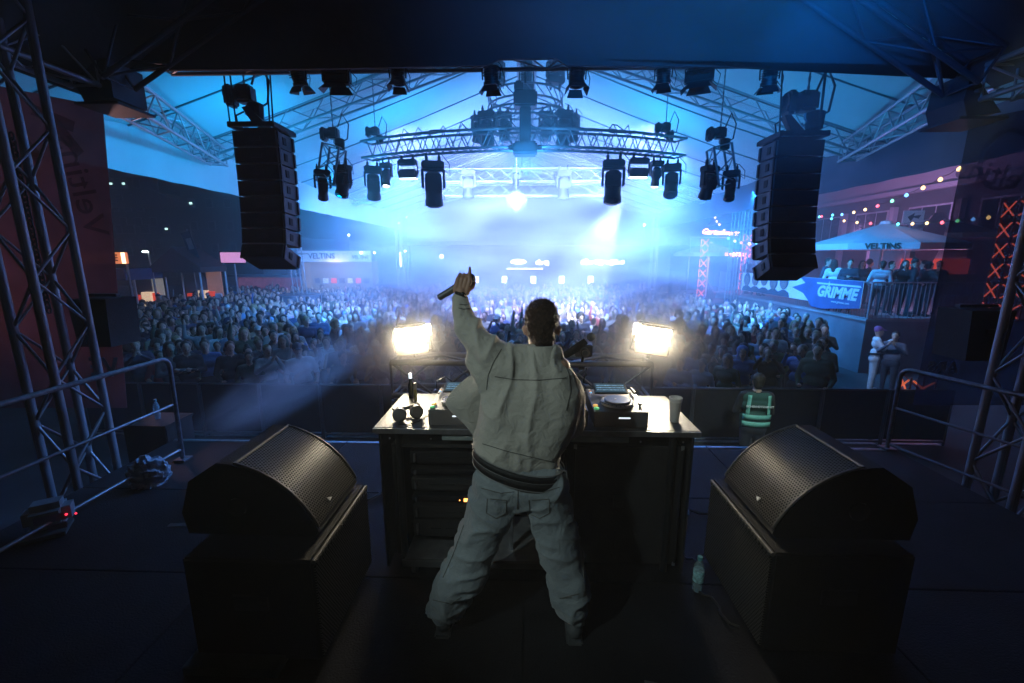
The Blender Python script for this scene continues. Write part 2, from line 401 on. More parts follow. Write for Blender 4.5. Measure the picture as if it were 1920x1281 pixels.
f = WZ(1663,842,1.5); bd = U(1692,690,f.y-.0); e = WZ(1920,742,bd.z)
dr = (Vector((e.x,e.y,0))-Vector((bd.x,bd.y,0))); 
def al(z, k): return Vector((f.x,f.y,z)) + Vector((dr.x,dr.y,0))*k
handrail('steel handrail with rounded corner near the white-clad person', f, (f.x,f.y,bd.z), al(bd.z,3.2), al(1.5+(bd.z-1.5)*.52,0), al(1.5+(bd.z-1.5)*.52,3.2), al(1.56,0), al(1.56,3.2))

# ================================================================== LIGHTING AND RIGGING
LENSOFF = mat('lens_glass', (.05,.06,.08), .1, 0, .1, spec=.8)
FIX = mat('fixture_black', (.02,.022,.026), .45, .1, .25, bump=.1)
CAB = mat('black_cable', (.01,.01,.01), .5)
def glow(name, c, e, sample=False): return mat(name, c, .5, 0, 0, emit=c, es=e, sample=sample)
def moving_head(label, loc, pan, tilt, s=1.0, lens=None, group='moving head lamps hung from the rig', slim=False, cable=True):
    t = thing('moving_head', label, 'stage lamp', loc, (0,0,pan), group); t.scale = (s,s,s)
    bm = NB(); a_box(bm, (0,0,-.16), (.36,.24,.12), bev=.02)
    for k in range(4): a_box(bm, (0,-.121,-.13-.02*k), (.2,.006,.008))
    finish('base', bm, FIX, t)
    bm = NB(); a_box(bm, (-.1,0,-.06), (.05,.05,.1), bev=.01); a_box(bm, (.1,0,-.06), (.05,.05,.1), bev=.01)
    a_tube(bm, [Vector((.1,.026*math.cos(a*PI/5),.0+.026*math.sin(a*PI/5))) for a in range(10)], .012, 5, True)
    a_tube(bm, [Vector((-.1,.026*math.cos(a*PI/5),.0+.026*math.sin(a*PI/5))) for a in range(10)], .012, 5, True)
    finish('clamp', bm, BLK, t)
    bm = NB()
    for sx in (-1,1): a_prism(bm, [(sx*.15,-.22),(sx*.19,-.22),(sx*.19,-.50),(sx*.15,-.52)], -.06, .06)
    a_box(bm, (0,0,-.235), (.38,.13,.03), bev=.01); finish('yoke', bm, FIX, t, smooth=False)
    bm = NB(); wd = .11 if slim else .135
    a_lathe(bm, [(wd*.6,.20),(wd*.95,.17),(wd,.05),(wd*1.02,-.05),(wd*.98,-.2),(wd*1.08,-.24),(wd*1.08,-.32),(wd*.9,-.325)], 14)
    a_box(bm, (0,0,.0), (wd*1.9,wd*2.05,.22), bev=.02)
    for k in range(3): a_box(bm, (0,0,.1-.05*k), (wd*1.96,wd*2.12,.014))
    h = finish('head', bm, FIX, t, (0,0,-.46), rot=(tilt,0,0))
    bm = NB(); a_lathe(bm, [(wd*.88,0),(wd*.7,-.025),(.01,-.034)], 14); finish('lens', bm, lens or LENSOFF, h, (0,0,-.322))
    if cable:
        bm = NB(); a_tube(bm, [(.15,0,-.2),(.27,.02,-.3),(.26,.02,-.12),(.14,.02,0.02),(.05,.05,.06)], .008, 5); finish('cable', bm, CAB, t)
    return t
def fresnel(label, loc, pan, tilt, s=1.0, wide=1.0):
    t = thing('theatre_lamp', label, 'stage lamp', loc, (0,0,pan), 'barn door lamps below the black gable cloth'); t.scale = (s,s,s)
    bm = NB(); a_tube(bm, [(-.16*wide,0,-.22),(-.17*wide,0,-.05),(-.1,0,.0),(.1,0,.0),(.17*wide,0,-.05),(.16*wide,0,-.22)], .014, 6); finish('yoke', bm, FIX, t)
    bm = NB(); a_box(bm, (0,0,.05), (.05,.05,.1), bev=.008); a_tube(bm, [Vector((0,.03*math.cos(a*PI/5),.1+.03*math.sin(a*PI/5))) for a in range(10)], .012, 5, True); finish('clamp', bm, BLK, t)
    bm = NB()
    if wide > 1.2: a_box(bm, (0,0,0), (.34*wide,.2,.24), bev=.03)
    else:
        a_lathe(bm, [(.05,.2),(.11,.19),(.13,.1),(.13,-.06),(.145,-.07),(.145,-.12)], 16); a_box(bm, (0,0,.06), (.2,.24,.18), bev=.02)
    for k in range(4): a_box(bm, (0,0,.02+.04*k), (.26*wide,.27,.01))
    h = finish('housing', bm, FIX, t, (0,0,-.2), rot=(tilt,0,0))
    for sx, sy in ((1,0),(-1,0),(0,1),(0,-1)):
        bm = NB(); wx = .14*wide if sx == 0 else .0
        if sx: A = [(sx*.13*wide,-.1),(sx*.13*wide,.1),(sx*.21*wide,.13),(sx*.21*wide,-.13)]; P = [(a,b,-.13 if abs(a)<.14*wide else -.24) for a,b in A]
        else: A = [(-.11*wide,sy*.13),(.11*wide,sy*.13),(.15*wide,sy*.2),(-.15*wide,sy*.2)]; P = [(a,b,-.13 if abs(b)<.14 else -.24) for a,b in A]
        v1 = [bm.verts.new(p) for p in P]; v2 = [bm.verts.new((p[0]*.98,p[1]*.98,p[2]-.006)) for p in P]
        bm.faces.new(v1); bm.faces.new(list(reversed(v2)))
        for q in range(4): bm.faces.new((v1[q], v2[q], v2[(q+1)%4], v1[(q+1)%4]))
        bmesh.ops.recalc_face_normals(bm, faces=bm.faces); finish('barn_door', bm, FIX, h, smooth=False)
    bm = NB(); a_lathe(bm, [(.12,0),(.08,-.02),(.01,-.028)], 14); finish('lens', bm, LENSOFF, h, (0,0,-.12))
    bm = NB(); a_tube(bm, [(.13*wide,0,-.25),(.22*wide,0,-.38),(.24*wide,.02,-.2),(.17,.02,.02),(.08,.05,.12)], .008, 5); finish('cable', bm, CAB, t)
    return t
def chain_hoist(label, loc, top, s=1.0, group='chain hoists'):
    t = thing('chain_hoist', label, 'chain hoist', loc, group=group); t.scale = (s,s,s)
    bm = NB(); a_box(bm, (0,0,.12), (.22,.18,.22), bev=.03); a_lathe(bm, [(.08,-.26),(.1,-.25),(.1,-.03),(.08,0)], 14, Matrix.Translation((.0,0,.12)) @ Matrix.Rotation(PI/2,4,'Y'))
    a_box(bm, (-.2,0,.1), (.12,.2,.26), bev=.03); finish('motor', bm, FIX, t)
    bm = NB(); a_lathe(bm, [(.05,-.2),(.09,-.18),(.1,0),(.06,.02)], 10); finish('chain_bag', bm, BLKM, t, (.12,0,0))
    bm = NB(); a_tube(bm, [(0,0,0),(0,0,-.06),(.03,0,-.1),(0,0,-.14),(-.03,0,-.11)], .012, 6); finish('hook', bm, STEEL, t)
    bm = NB(); n = int(((top-loc[2])/s-.24)/.05)
    for k in range(max(1,n)): a_rod(bm, (0,0,.24+.05*k), (0,0,.24+.05*(k+1)), .010 if k%2 else .016, 5)
    finish('chain', bm, STEEL, t)
    bm = NB(); a_tube(bm, [(.1,0,.24),(.2,.02,.5),(.32,.03,.3),(.28,.02,.02),(.15,.02,-.05),(.02,.02,.1)], .014, 6); finish('cable', bm, CAB, t)
    return t

# lamps below the gable cloth
for i, (px, py, ti, s, wd) in enumerate([(560,128,-2.6,.92,1),(630,124,-2.4,.95,1.55),(745,124,-2.5,.9,1),(921,124,-2.6,1.0,1),(1082,124,-2.6,1.0,1),(1245,124,-2.5,.9,1),(1313,122,-2.4,.95,1.5),(1445,125,-2.6,.95,1)]):
    lbs = ['barn door lamp below the gable cloth nearest the closed speaker tower with open side light', 'wide black flood lamp under the gable cloth beside the first barn door lamp', 'barn door lamp alone between wide flood and centre', 'barn door lamp at the centre of the cloth edge with its doors opened downward', 'barn door lamp at the centre of the cloth edge with a dangling cable loop', 'barn door lamp beside the wide flood lamp in the blue light', 'wide black flood lamp in blue haze under the gable cloth', 'barn door lamp beside the hazy speaker array ropes']
    p = U(px, py, 5.25); fresnel(lbs[i], p, R(random.uniform(-25,25)), R([12,0,-8,6,-10,8,0,12][i]), s*.62, wd)
truss('front_truss', 'truss hidden behind the gable cloth carrying the barn door lamps', (-4.2,5.3,U(985,104,5.3).z+.06), (4.2,5.3,U(985,104,5.3).z+.06), .29, .29, ALUD, single=False)

# curved truss over the crowd
AY, AZ_ = 8.7, 0
zt = U(985,262,AY).z
half, sag = 3.12, .72; Rr = (half*half+sag*sag)/(2*sag)
def arcp(a, off=0, dz=0):      # a in -1..1
    th = a*math.asin(half/Rr); return Vector(((Rr+off)*math.sin(th)-.09, AY+Rr-(Rr+off)*math.cos(th), zt+dz))
arc = thing('curved_truss', 'curved silver truss over the crowd with lamps hanging from it', 'truss', arcp(0))
a0 = arcp(0); HH = .16
for off in (-.15,.15):
    for dz in (-HH,HH):
        bm = NB(); a_tube(bm, [arcp(k/20,off,dz)-a0 for k in range(-21,22)], .026, 8); finish('chord', bm, ALUD, arc)
n = 22
for k in range(-n,n):
    for (o1,z1,o2,z2) in ((-.15,-HH,-.15,HH),(.15,-HH,.15,HH),(-.15,-HH,.15,-HH)):
        A = arcp(k/n,o1,z1 if k%2 else z2)-a0; B = arcp((k+1)/n,o2,z2 if k%2 else z1)-a0
        if z1 == z2: A, B = arcp(k/n,o1 if k%2 else o2,z1)-a0, arcp((k+1)/n,o2 if k%2 else o1,z1)-a0
        rod_obj('brace', A, B, .0115, ALUD, arc, 6)
for k in (-1,1):
    for dz in (-HH,HH): rod_obj('brace', arcp(k*1.05,-.15,dz)-a0, arcp(k*1.05,.15,dz)-a0, .02, ALUD, arc, 6)
bm = NB()
for j in range(5):
    pts = []
    for k in range(-30,31):
        a = k/30*.97; pts.append(arcp(a, random.uniform(-.1,.1), HH+.035+.03*abs(noise.noise((k*.35,j*3.3,0)))+(.12 if random.random()<.05 else 0))-a0)
    a_tube(bm, pts, .011, 5)
finish('cable_run', bm, CAB, arc)
WHL = glow('lens_glow', (.9,.96,1), 14)
def on_arc(px, dz=-HH-.03, off=-.1):
    best = min((abs((lambda q: (( _rm.inverted() @ (q-CAM)).x/-( _rm.inverted() @ (q-CAM)).z*FPX+960) - px)(arcp(k/400))), k) for k in range(-420,421))
    return arcp(best[1]/400, off, dz)
moving_head('moving head at the curved truss end beside the small lamp, tilted aside', on_arc(690), R(20), R(28), 1.0)
moving_head('small glowing moving head second from the curved truss end near hoist', on_arc(716), R(-10), R(-10), .68, WHL, slim=True)
moving_head('largest moving head hanging over the pale smoke, facing the raised hand', on_arc(806), R(10), R(8), 1.25)
moving_head('large moving head above the brightest beam of light', on_arc(1157), R(-10), R(-14), 1.2)
moving_head('small glowing moving head between the bar lamp and the tilted end lamp', on_arc(1240), R(10), R(10), .72, WHL, slim=True)
moving_head('moving head at the curved truss end tilted outward under the hoist', on_arc(1270), R(-20), R(-30), 1.0)
def wash_bar(label, loc, pan):
    t = thing('wash_lamp', label, 'stage lamp', loc, (0,0,pan), 'bar-shaped wash lamps on the curved truss')
    bm = NB(); a_box(bm, (0,0,-.1), (.40,.16,.12), bev=.03); finish('base', bm, FIX, t)
    bm = NB(); a_tube(bm, [(-.2,0,-.12),(-.215,0,-.3),(-.2,0,-.34)], .016, 6); a_tube(bm, [(.2,0,-.12),(.215,0,-.3),(.2,0,-.34)], .016, 6); finish('yoke', bm, FIX, t)
    bm = NB(); a_box(bm, (0,0,0), (.38,.17,.18), bev=.03)
    for k in range(9): a_box(bm, (-.16+.04*k,-.088,0), (.012,.008,.15))
    finish('housing', bm, FIX, t, (0,0,-.32), rot=(R(14),0,0))
    box_obj('lens', (0,.02,-.415), (.34,.12,.012), glow('wash_glow',(.7,.85,1),10), t)
    for sx in (-1,1): box_obj('clamp', (sx*.12,0,-.01), (.04,.06,.08), BLK, t, .006)
wash_bar('wide bar lamp beside the largest moving head, over the pale smoke', on_arc(757), R(-6)); wash_bar('wide bar lamp beside the moving head above the brightest beam', on_arc(1206), R(6))
chain_hoist('chain hoist at the curved truss end above the small glowing moving head', on_arc(706, HH+.1, 0), 7.3, .75)
chain_hoist('chain hoist with cable loops above the tilted end lamp of the curved truss', on_arc(1246, HH+.1, 0), 7.3, .8)

# side drops: a hoist, a short piece of truss and lamps
for sx, px, lb in ((-1,626,'beside the closed speaker tower'),(1,1349,'beside the hazy speaker array')):
    p = U(px, 262, 8.0)
    chain_hoist('chain hoist with hanging cable loop '+lb, p, 7.2, .85, group='hoists of the side drops')
    truss('drop_truss', 'short hanging piece of truss with lamps '+lb, p+Vector((0,0,-.12)), p+Vector((sx*.15,0,-.75)), .3, .3, ALUD, .02, .01, .2, up=(0,1,0), group='short hanging trusses')
    moving_head('moving head on the short hanging truss, turned away, '+lb, p+Vector((-sx*.12,0,-.35)), R(20*sx), R(18*sx), .8)
    moving_head('moving head low on the short hanging truss '+lb, p+Vector((sx*.22,-.1,-.45)), R(-30*sx), R(-25*sx), .75, slim=True)

# centre cluster: box hanging in the middle, round truss rings with lamps
c = U(985,190,8.4)
t = thing('centre_hoist', 'black T-shaped hoist box hanging at the middle of the curved truss', 'chain hoist', c)
bm = NB(); a_box(bm, (0,0,.02), (.42,.3,.26), bev=.03); a_box(bm, (-.12,-.1,.2), (.16,.2,.16), bev=.03); finish('motor', bm, FIX, t)
bm = NB(); a_box(bm, (0,0,-.48), (.2,.2,.74), bev=.02); finish('mast', bm, FIX, t)
z2 = U(985,280,8.4).z-c.z
bm = NB(); a_box(bm, (0,0,z2), (.44,.3,.22), bev=.03); a_box(bm, (-.26,0,z2+.03), (.1,.1,.08), bev=.02); a_box(bm, (.26,0,z2+.03), (.1,.1,.08), bev=.02); finish('lower_motor', bm, FIX, t)
rod_obj('cable', (0,0,.3), (0,0,1.4), .02, CAB, t)
rc_ = U(985,212,10.3)
rt = thing('ring_truss', 'small round truss carrying clustered lamps behind the T-shaped hoist', 'truss', rc_)
for rr, dz in ((.82,.32),(.82,.10),(.95,-.1),(.95,-.28)):
    bm = NB(); a_tube(bm, [Vector((rr*math.cos(a*PI/18), rr*math.sin(a*PI/18), dz)) for a in range(36)], .022, 7, True); finish('chord', bm, ALUD, rt)
for k in range(24):
    a = 2*PI*k/24; b = 2*PI*(k+1)/24
    rod_obj('brace', (.82*math.cos(a),.82*math.sin(a),.32), (.82*math.cos(b),.82*math.sin(b),.10), .012, ALUD, rt, 6)
    rod_obj('brace', (.95*math.cos(a),.95*math.sin(a),-.28), (.95*math.cos(b),.95*math.sin(b),-.1), .012, ALUD, rt, 6)
    if k%3 == 0: rod_obj('strut', (.82*math.cos(a),.82*math.sin(a),.1), (.95*math.cos(a),.95*math.sin(a),-.1), .014, ALUD, rt, 6)
for sx, lb in ((-1,'nearer the raised hand'),(1,'nearer the brightest beam')):
    q = rc_ + Vector((sx*.80,-.3,.1))
    moving_head('moving head clustered under the round truss, '+lb, q+Vector((0,-.3,-.15)), R(15*sx), R(5), 1.0)
    moving_head('moving head on the inner side of the round truss, '+lb, q+Vector((-sx*.35,-.1,-.12)), R(-15*sx), R(-12), .85)
    moving_head('moving head on the outer side of the round truss, '+lb, q+Vector((sx*.25,.2,-.1)), R(-35*sx), R(12), .8)
    m_ = moving_head('moving head standing upright on top of the round truss, '+lb, q+Vector((-sx*.18,-.2,.20)), R(15*sx), R(-20*sx), 1.0, cable=False); m_.rotation_euler = (PI,0,R(20*sx))
m_ = moving_head('moving head upright on the ridge side between the round truss pair', rc_+Vector((.02,0,.35)), 0, R(60), .9, cable=False); m_.rotation_euler = (PI,0,0)
for px, lb in ((877,'faint moving head in the bright haze nearer the raised hand'),(1057,'faint moving head in the bright haze nearer the brightest beam'),(967,'faint lamp box in the middle of the pale straight trusses')):
    moving_head(lb, U(px,312,15.6), R(10), R(-6), 1.35 if px != 967 else .8, cable=False, group='moving heads on the far straight trusses')
# pendant with two bright bulbs
pc = U(968,375,14.5); t = thing('pendant_lamp', 'glass pendant lamp with two bright bulbs in the middle haze', 'pendant lamp', pc)
bm = NB(); a_lathe(bm, [(.02,.28),(.12,.26),(.32,.12),(.36,0),(.28,-.16),(.06,-.34),(.02,-.36)], 20); finish('shade', bm, mat('thin_glass', (.7,.8,.9), .1, 0, 0, alpha=.16), t)
rod_obj('stem', (0,0,.28), (0,0,1.9), .012, STEEL, t)
for sx in (-1,1):
    bm = NB(); a_sph(bm, (0,0,0), .045, 10, 8); finish('bulb', bm, glow('bulb_white', (.9,.95,1), 30), t, (sx*.11,0,.02))

# ------------------------------------------------------------------ line arrays
GRY = mat('blue_grey_cabinet', (.10,.105,.115), .55, 0, .12, 4, bump=.15)
RIG = mat('rigging_steel', (.03,.03,.033), .5, .6)
def line_array(label, px_c, top_py, Y, H, angs, grp):
    top = U(px_c, top_py, Y); t = thing('line_array', label, 'line array speaker', top, group=grp)
    pos = Vector((0,0,-.12)); 
    for k, a in enumerate(angs):
        M_ = Matrix.Rotation(R(a), 4, 'X')       # front (+Y) tilts down
        piv = pos.copy(); c = piv
        hw = .30; d = .45; h0, h1 = H*.985, H*.94
        bm = NB()
        # side profile in (y,z): front tall, back shorter
        prof = [(d,0),(d,-h0),(0.02,-(h0+h1)/2-.0),(0,-(h0+h1)/2+.01),(0,-(h0-h1)/2-.01),(0.02,-(h0-h1)/2)]
        a_prism(bm, prof, -hw, hw, ax='X'); 
        for f in bm.faces: f.material_index = 0
        bmesh.ops.bevel(bm, geom=[e for e in bm.edges], offset=.006, segments=1, affect='EDGES')
        cab = finish('cabinet', bm, GRY, t, smooth=False); cab.matrix_local = Matrix.Translation(c) @ Matrix.Rotation(-R(a),4,'X')
        for sx in (-1,1):
            box_obj('handle_plate', (sx*(hw+.003),.2,-h0*.48), (.012,.085,.10), BLKM, cab, .003)
            box_obj('rigging_strut', (sx*(hw+.012),.03,-h0*.5), (.02,.035,h0*.96), RIG, cab, .004)
            box_obj('front_strut', (sx*(hw+.012),.42,-h0*.5), (.02,.045,h0*.86), RIG, cab, .004)
        box_obj('rear_cover', (0,-.004,-h0*.5), (.585,.010,h0*.88), BLKM, cab, .003)
        box_obj('connector_panel', (.0,-.008,-h0*.5), (.16,.012,h0*.32), BLK, cab, .003)
        pos = pos + (Matrix.Rotation(-R(a),4,'X') @ Vector((0,.0,-H)))
    bm = NB()
    for sx in (-1,1): a_box(bm, (sx*.30,.2,-.06), (.05,.54,.07), bev=.006)
    for yy in (-.05,.24,.5): a_box(bm, (0,yy,-.06), (.64,.05,.06), bev=.006)
    finish('bumper_frame', bm, RIG, t)
    bm = NB(); a_prism(bm, [(-.05,-.04),(.14,-.04),(-.12,.22),(-.2,.2)], .1, .2); a_tube(bm, [(-.28,.1,-.04),(-.3,.12,.1),(-.2,.15,.16)], .012, 6); finish('pick_plate', bm, RIG, t, smooth=False)
    for (x,y) in ((-.31,-.02),(-.27,.05),(.22,.02),(.25,.05)):
        rod_obj('lifting_rope', (x,y,-.02), (x-.03*(1 if x<0 else -1)+(-.05 if x<0 else .0),y+.1,1.9), .011, CAB, t, 6)
    return t
LA = line_array('tall dark line array of eight cabinets hanging clear beside the delay mast', 474, 226, 6.2, .218, [0,0,1,2,3,5,8,24], 'line arrays flanking the stage')
RA = line_array('tall line array of eight cabinets half lost in blue haze above the GRIMME banner', 1505, 243, 6.2, .214, [0,1,2,3,5,8,13,26], 'line arrays flanking the stage')
chain_hoist('chain hoist above the clear dark line array', U(462,196,6.4), 7.2, 1.05, 'hoists of the line arrays')
chain_hoist('chain hoist above the line array lost in blue haze', U(1510,212,6.4), 7.2, 1.15, 'hoists of the line arrays')

# ================================================================== THE BOOTH
TT = 2.52
na = WZ(698,803,TT); nb_ = WZ(1312,807,TT)
TY = (na.y+nb_.y)/2; TX0, TX1 = na.x, nb_.x; TD = .66; TCX = (TX0+TX1)/2; TWD = TX1-TX0
booth = thing('booth_table', 'wide dark table with pale edged top behind which the performer stands', 'table', (TCX,TY+TD/2,1.5))
TOPM = mat('scuffed_grey_laminate', (.06,.06,.064), .5, .0, .35, 5, bump=.15, bscale=60)
def bl(x, y, z): return (x-TCX, y-TY-TD/2, z-1.5)
box_obj('table_top', bl(TCX,TY+TD/2,TT-.014), (TWD,TD,.028), TOPM, booth, .003)
box_obj('edge_profile', bl(TCX,TY-.006,TT-.02), (TWD+.004,.012,.034), ALU, booth, .002)
for sx, x in ((-1,TX0+.13),(1,TX1-.13)):
    for yy in (TY+.08,TY+TD-.06): rod_obj('leg', bl(x,yy,1.5), bl(x,yy,TT-.03), .024, BLK, booth)
bm = NB(); a_box(bm, bl(TCX,TY+TD+.0,2.0), (TWD-.06,.03,.98)); finish('front_cloth', bm, _M['black_cloth'], booth, smooth=False)
for sx, x in ((-1,TX0+.02),(1,TX1-.02)):
    bm = NB(); a_box(bm, bl(x,TY+TD/2+.02,2.0), (.016,TD-.06,.98)); finish('side_cloth', bm, _M['black_cloth'], booth, smooth=False)
box_obj('under_strip', bl(TCX-.0,TY+.03,TT-.065), (1.15,.02,.05), mat('lit_teal_strip', (.2,.24,.24), .6, .0, .2), booth, .003)  # teal light on the under-edge is put into this strip's colour
for k in range(8): 
    bm = NB(); a_sph(bm, (0,0,0), .006, 8, 6); finish('screw', bm, STEEL, booth, bl(TX0+.1+k*(TWD-.2)/7, TY-.004, TT-.07))
# equipment rack under the table
rk = thing('flight_case_rack', 'open black rack case with orange lit display under the table', 'rack case', (TCX-.35,TY+.32,1.62))
bm = NB()
for x in (-.55,.55): a_box(bm, (x,0,.36), (.02,.5,.76), bev=.004)
a_box(bm, (0,0,.75), (1.12,.5,.02)); a_box(bm, (0,.24,.36), (1.1,.02,.74)); a_box(bm, (0,0,-.02), (1.12,.5,.02)); finish('case_shell', bm, BLKM, rk)
for k,(z,h,mm) in enumerate([(.66,.09,BLK),(.56,.045,BLK),(.47,.09,BLKM),(.37,.045,BLK),(.27,.09,BLKM),(.15,.13,BLKM)]):
    o = box_obj('rack_unit', (-.2,-.2,z), (.5,.06,h-.008), mm, rk, .004)
    for sx in (-1,1): box_obj('handle', (sx*.22,-.04,0), (.012,.02,h*.6), STEEL, o, .002)
    for q in range(3): box_obj('vent_slot', (-.1+.1*q,-.032,0), (.07,.006,.006), RIG, o, .001)
box_obj('display', (-.08,-.236,.365), (.055,.004,.022), glow('orange_display', (1,.35,.08), 5, False), rk, .001)
bm = NB(); a_sph(bm, (0,0,0), .004, 6, 5); finish('indicator', bm, _M['orange_display'], rk, (-.135,-.236,.363))
for x in (.2,.42): box_obj('frame_post', (x,-.22,.36), (.03,.03,.74), ALUD, rk, .003)
tr = thing('case_trolley', 'low grey trolley bar with castors under the rack case', 'trolley', (TCX-.28,TY+.22,1.5))
box_obj('board', (0,0,.105), (1.12,.5,.03), ALUD, tr, .004); box_obj('bumper', (0,-.255,.105), (1.14,.02,.05), mat('grey_rubber',(.12,.12,.125),.7), tr, .004)
for x in (-.5,.5):
    for y in (-.2,.2):
        bm = NB(); a_lathe(bm, [(.04,-.015),(.045,-.01),(.045,.01),(.04,.015)], 14, Matrix.Rotation(PI/2,4,'Y')); finish('castor', bm, _M['grey_rubber'], tr, (x,y,.045))
fc = thing('flight_case', 'closed black flight case under the cup end of the table', 'flight case', (TX1-.40,TY+.34,1.5))
box_obj('body', (0,0,.46), (.68,.52,.84), BLKM, fc, .008)
for sx in (-1,1):
    for zz in (.05,.87): box_obj('edge_strip', (sx*.335,-.258,zz), (.02,.01,.03), ALUD, fc, .002)
    rod_obj('edge_angle', (sx*.338,-.262,.06), (sx*.338,-.262,.86), .006, RIG, fc)
box_obj('latch', (-.05,-.264,.5), (.07,.008,.09), RIG, fc)

# media players, mixer
WHITEP = mat('white_print', (.7,.7,.7), .6, 0, .05)
SILV = mat('brushed_silver', (.38,.38,.4), .35, .8, .1)
SCR = mat('player_screen', (.02,.05,.08), .3, 0, .2, 30, emit=(.25,.55,.8), es=.12, sample=False)
WAVE = glow('waveform', (.45,.75,1), .5)
DKP = mat('charcoal_plastic', (.10,.10,.104), .38, 0, .1, bump=.05)
def player(label, x, rz=0):
    t = thing('media_player', label, 'media player', (x, TY+.245, TT), (0,0,rz), 'media players on the booth table')
    bm = NB(); a_prism(bm, [(-.20,.0),(.2,.0),(.2,.118),(.02,.112),(-.2,.10)], -.165, .165, ax='X'); bmesh.ops.bevel(bm, geom=list(bm.edges), offset=.004, segments=1, affect='EDGES')
    finish('body', bm, DKP, t, smooth=False)
    top = lambda y: .108+.03*(y+.2)*.9
    bm = NB(); a_lathe(bm, [(.104,0),(.104,.012),(.098,.016),(.09,.014)], 40); j = finish('jog_ring', bm, SILV, t, (0,-.07,top(-.07)-.002))
    for k in range(24):
        a = 2*PI*k/24; box_obj('grip', (.098*math.cos(a),.098*math.sin(a),.014), (.012,.006,.006), DKP, j, .001, rot=(0,0,a))
    bm = NB(); a_lathe(bm, [(.082,0),(.082,.022),(.078,.026),(.02,.025)], 40); finish('platter', bm, mat('platter_blue_sheen', (.22,.26,.34), .22, .5, .1, 6), t, (0,-.07,top(-.07)))
    box_obj('platter_mark', (-.012,-.07,top(-.07)+.027), (.012,.022,.002), DKP, t, .0005)
    box_obj('screen_bezel', (-.01,.118,.146), (.225,.115,.012), DKP, t, .003, rot=(R(18),0,0))
    s_ = box_obj('screen', (-.01,.117,.153), (.2,.098,.002), SCR, t, .0005, rot=(R(18),0,0))
    for k in range(3): 
        bm = NB()
        for q in range(24):
            h = (.004+.012*abs(noise.noise((q*.8,k*3,x)))); a_box(bm, (-.09+.0078*q, .025-.025*k, .0016), (.004,h,.0008))
        finish('waveform', bm, WAVE, s_, smooth=False)
    for q in range(6): box_obj('cue_button', (-.145,.15-.022*q,.128), (.013,.013,.008), [WHITEP,SILV,glow('button_amber',(1,.5,.1),.5),glow('button_blue',(.2,.5,1),1.5)][q%4], t, .001)
    for k,(bx,by) in enumerate([(-.145,-.12),(-.145,-.165)]):
        bm = NB(); a_lathe(bm, [(.016,0),(.016,.008),(.012,.01)], 16); finish('play_button', bm, glow('button_green',(.2,1,.4),.25) if k else _M['button_amber'], t, (bx,by,top(by)-.004))
    for k in range(4):
        bm = NB(); a_lathe(bm, [(.009,0),(.008,.016),(.006,.018)], 12); finish('knob', bm, SILV, t, (.142,.16-.03*k,.125))
    box_obj('pitch_slot', (.14,-.08,top(-.08)), (.012,.14,.003), BLK, t, .001); box_obj('pitch_fader', (.14,-.1,top(-.1)+.006), (.022,.01,.014), SILV, t, .002)
    box_obj('media_slot', (.02,-.201,.06), (.07,.004,.008), mat('slot_light',(.8,.85,.9),.4,emit=(.8,.9,1),es=1.2,sample=False), t, .001)
    bm = NB(); a_tube(bm, [(-.08,.2,.06),(-.1,.27,.07),(-.06,.33,.02),(.05,.36,.01)], .004, 5); finish('cable', bm, CAB, t)
    return t
player('media player with blue sheen platter beside the translucent cup', WZ(1167,807,TT).x)
player('media player half covered by the open jacket beside the headphones', WZ(850,805,TT).x)
player('media player hidden behind the performer between mixer and jacket', WZ(965,805,TT).x-.06)
mx_ = thing('dj_mixer', 'black mixer with rows of knobs beside the blue-sheen player', 'mixer', (WZ(1058,807,TT).x, TY+.245, TT))
bm = NB(); a_box(bm, (0,0,.054), (.30,.40,.108), bev=.006); finish('body', bm, DKP, mx_)
for i in range(6):
    for j in range(6):
        bm = NB(); a_lathe(bm, [(.009,0),(.008,.02),(.006,.022)], 10); finish('knob', bm, SILV if j%2 else BLK, mx_, (-.12+.048*i,.16-.036*j,.108))
for i in range(4): box_obj('fader', (-.09+.06*i,-.09-.01*(i%2),.114), (.02,.01,.016), SILV, mx_, .002)
for i in range(5): box_obj('button', (.13,-.18+.03*i,.11), (.012,.012,.006), [_M['button_amber'],_M['button_blue'],WHITEP][i%3], mx_, .001)

# headphones
hp = thing('headphones', 'black headphones lying folded on the table corner', 'headphones', WZ(766,787,TT), (0,0,R(30)))
for sx in (-1,1):
    bm = NB(); a_lathe(bm, [(.02,-.02),(.042,-.018),(.046,0),(.04,.016),(.02,.02)], 18, Matrix.Rotation(R(70),4,'X')); finish('ear_cup', bm, DKP, hp, (sx*.055,0,.044), rot=(0,0,R(20*sx)))
    bm = NB(); a_lathe(bm, [(.024,-.008),(.038,-.004),(.04,.006),(.026,.01)], 18, Matrix.Rotation(R(70),4,'X')); finish('ear_pad', bm, BLKM, hp, (sx*.05,.026,.045), rot=(0,0,R(20*sx)))
bm = NB(); a_tube(bm, [(-.065,0,.06),(-.085,.04,.075),(-.06,.1,.05),(0,.125,.035),(.06,.1,.05),(.085,.04,.075),(.065,0,.06)], [.007,.009,.012,.013,.012,.009,.007], 8); finish('headband', bm, DKP, hp)
bm = NB(); a_tube(bm, [(-.05,-.02,.02),(-.08,-.07,.006),(-.02,-.09,.006),(.05,-.07,.006),(.09,-.02,.006),(.14,.02,.006),(.17,.1,.006)], .003, 5); finish('cable', bm, CAB, hp)
